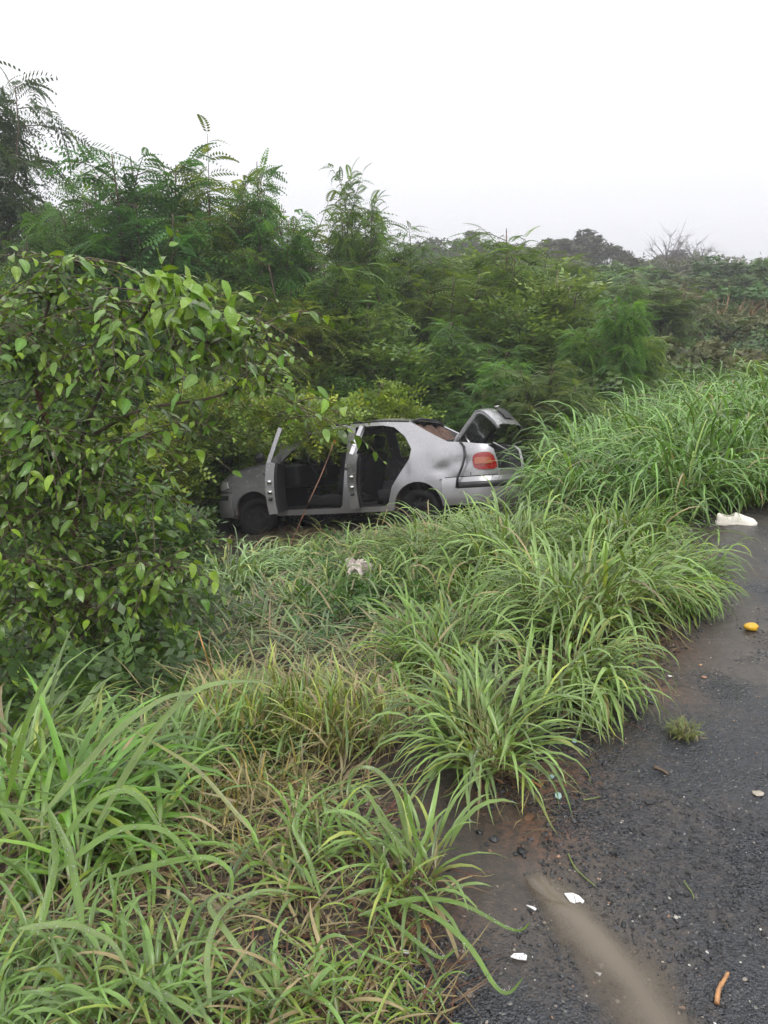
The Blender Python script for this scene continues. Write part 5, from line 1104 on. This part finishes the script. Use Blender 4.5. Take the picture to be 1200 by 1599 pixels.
# pale crumpled blossom in the flattened grass
u_, v_ = np.meshgrid(np.linspace(0, 1, 12), np.linspace(0, 2 * np.pi, 22), indexing='ij'); rr_ = .085 * u_ * (1 + .35 * np.sin(v_ * 5 + 1) + .2 * rng.normal(0, 1, u_.shape) * u_)
fl = mk('crumpled_tissue', np.stack([rr_ * np.cos(v_), rr_ * np.sin(v_), .05 * np.sin(u_ * 7 + v_ * 3) * u_ + .05 * (1 - u_) + .02 * rng.normal(0, 1, u_.shape) * u_], -1), grid_faces(12, 22), None, plain('pale_pink_tissue', (.78, .70, .68), .7, noise=30, nv=.2), smooth=False); p = on(558, 930, .22); fl.location = p; fl.rotation_euler = (.5, .1, 0); tag(fl, 'pale pink crumpled scrap caught in the flattened grass', 'scrap')
# yellow fruit
M['mango'] = plain('fruit_skin', (.62, .36, .02), .35, noise=45, nv=.18)
u_, v_ = np.meshgrid(np.linspace(0, np.pi, 16), np.linspace(0, 2 * np.pi, 25), indexing='ij'); q = 1 + .05 * np.sin(3 * v_ + 2 * u_)
fr = mk('yellow_fruit', np.stack([.042 * np.cos(u_) + .008 * np.sin(u_) ** 2, .028 * np.sin(u_) * np.cos(v_) * q, .024 * np.sin(u_) * np.sin(v_) * q], -1), grid_faces(16, 25), None, M['mango']); fr.scale = (.85,) * 3; p = on(1172, 984, .017); fr.location = p; fr.rotation_euler = (0, .1, .15); tag(fr, 'small yellow mango like fruit on the dark asphalt', 'fruit')
V = ICO * np.array([.010, .008, .006]) + [.024, -.02, .002]; mk('bruise', V, None, ICF, plain('bruise', (.16, .07, .02), .6), parent=fr)
# white shoe, toe to the right
shoe = empty('white_shoe', (0, 0, 0), (0, 0, 0), 'single white slip on shoe lying at the road edge', 'shoe')
M['shoe'] = plain('shoe_leather', (.74, .70, .62), .55, noise=30, nv=.06); M['shoe_sole'] = plain('shoe_sole', (.74, .70, .63), .55, noise=30, nv=.08); M['lining_pink'] = plain('shoe_lining', (.26, .12, .09), .8); M['outsole'] = plain('outsole', (.12, .07, .045), .7)
def half_w(u): return np.interp(u, [0, .03, .1, .25, .45, .65, .8, .92, .98, 1], [.016, .026, .032, .034, .034, .041, .043, .037, .024, .010])
us = np.linspace(0, 1, 34); LN = .265
def sole(name, z0, z1, grow, mat):
    w_ = half_w(us) + grow; x_ = us * LN + grow * (us - .5) * 2; O_ = np.concatenate([np.stack([x_, w_], 1), np.stack([x_, -w_], 1)[::-1]]); n = len(O_)
    V = np.concatenate([np.column_stack([O_, np.full(n, z0) + .012 * sm(.8, 1, O_[:, 0] / LN)]), np.column_stack([O_, np.full(n, z1) + .010 * sm(.8, 1, O_[:, 0] / LN)])])
    Q_ = [(i, (i + 1) % n, n + (i + 1) % n, n + i) for i in range(n)]; Q_ += [(i, i + 1, n - 2 - i, n - 1 - i) for i in range(33)]; Q_ += [(2 * n - 1 - i, 2 * n - 2 - i, n + i + 1, n + i) for i in range(33)]
    o = mk(name, V, Q_, None, mat, parent=shoe); es = o.modifiers.new('s', 'EDGE_SPLIT'); es.split_angle = R_(40); return o
sole('outsole', 0, .008, .002, M['outsole']); sole('midsole', .0075, .026, .004, M['shoe_sole'])
topz_ = np.interp(us, [0, .05, .12, .25, .38, .45, .6, .75, .88, .96, 1], [.080, .090, .086, .078, .084, .102, .088, .074, .064, .054, .036]); vs = np.linspace(0, np.pi, 21)
A = np.zeros((34, 21, 3)); ax_ = us * LN
for i in range(34):
    w0 = half_w(us[i]) + .001; h_ = topz_[i] - .02; cx = np.cos(vs); A[i, :, 0] = ax_[i]; A[i, :, 1] = w0 * np.sign(cx) * np.abs(cx) ** .75 * (1 - .25 * np.sin(vs)); A[i, :, 2] = .02 + h_ * np.sin(vs) ** .7
q = grid_faces(34, 21); ci = q[:, 0] // 21; cj = q[:, 0] % 21; hole = (ci >= 2) & (ci <= 14) & (np.abs(cj - 9.5) < 4.3 - 2.6 * np.abs((ci - 8) / 7.) ** 2)
up_ = solid(mk('upper', A, q[~hole][:, ::-1], None, M['shoe'], parent=shoe), .004)
q = np.stack([us[2:22] * LN, 0 * us[2:22], 0 * us[2:22] + .03], 1); ins = np.concatenate([np.column_stack([us * LN, half_w(us) * .9, np.full(34, .032)]), np.column_stack([us * LN, -half_w(us) * .9, np.full(34, .032)])]); mk('insole', ins, [(i, i + 1, 35 + i, 34 + i) for i in range(33)], None, M['lining_pink'], parent=shoe)
mb = MB(); mb.add(np.stack([np.full(9, 0), np.zeros(9), np.zeros(9)], 1)[:0]) if False else None
tg = []
for i in range(9): tg.append([.105 + .004 * i, -.018 + .0045 * i, .075 + .012 * math.sin(i / 8 * math.pi)])
V, Q_, T_ = tube(tg, .006, 6); mb = MB(); mb.add(V * [1, 1, 1], Q_, T_); mb.build('tongue', M['lining_pink'], shoe)
p0 = gb(1118, 822); p1 = gb(1181, 819); shoe.location = (p0[0], p0[1], p0[2] + .012); k_ = float(np.linalg.norm(p1[:2] - p0[:2])) / LN; shoe.scale = (k_,) * 3; shoe.rotation_euler = (0, 0, math.atan2(p1[1] - p0[1], p1[0] - p0[0]))
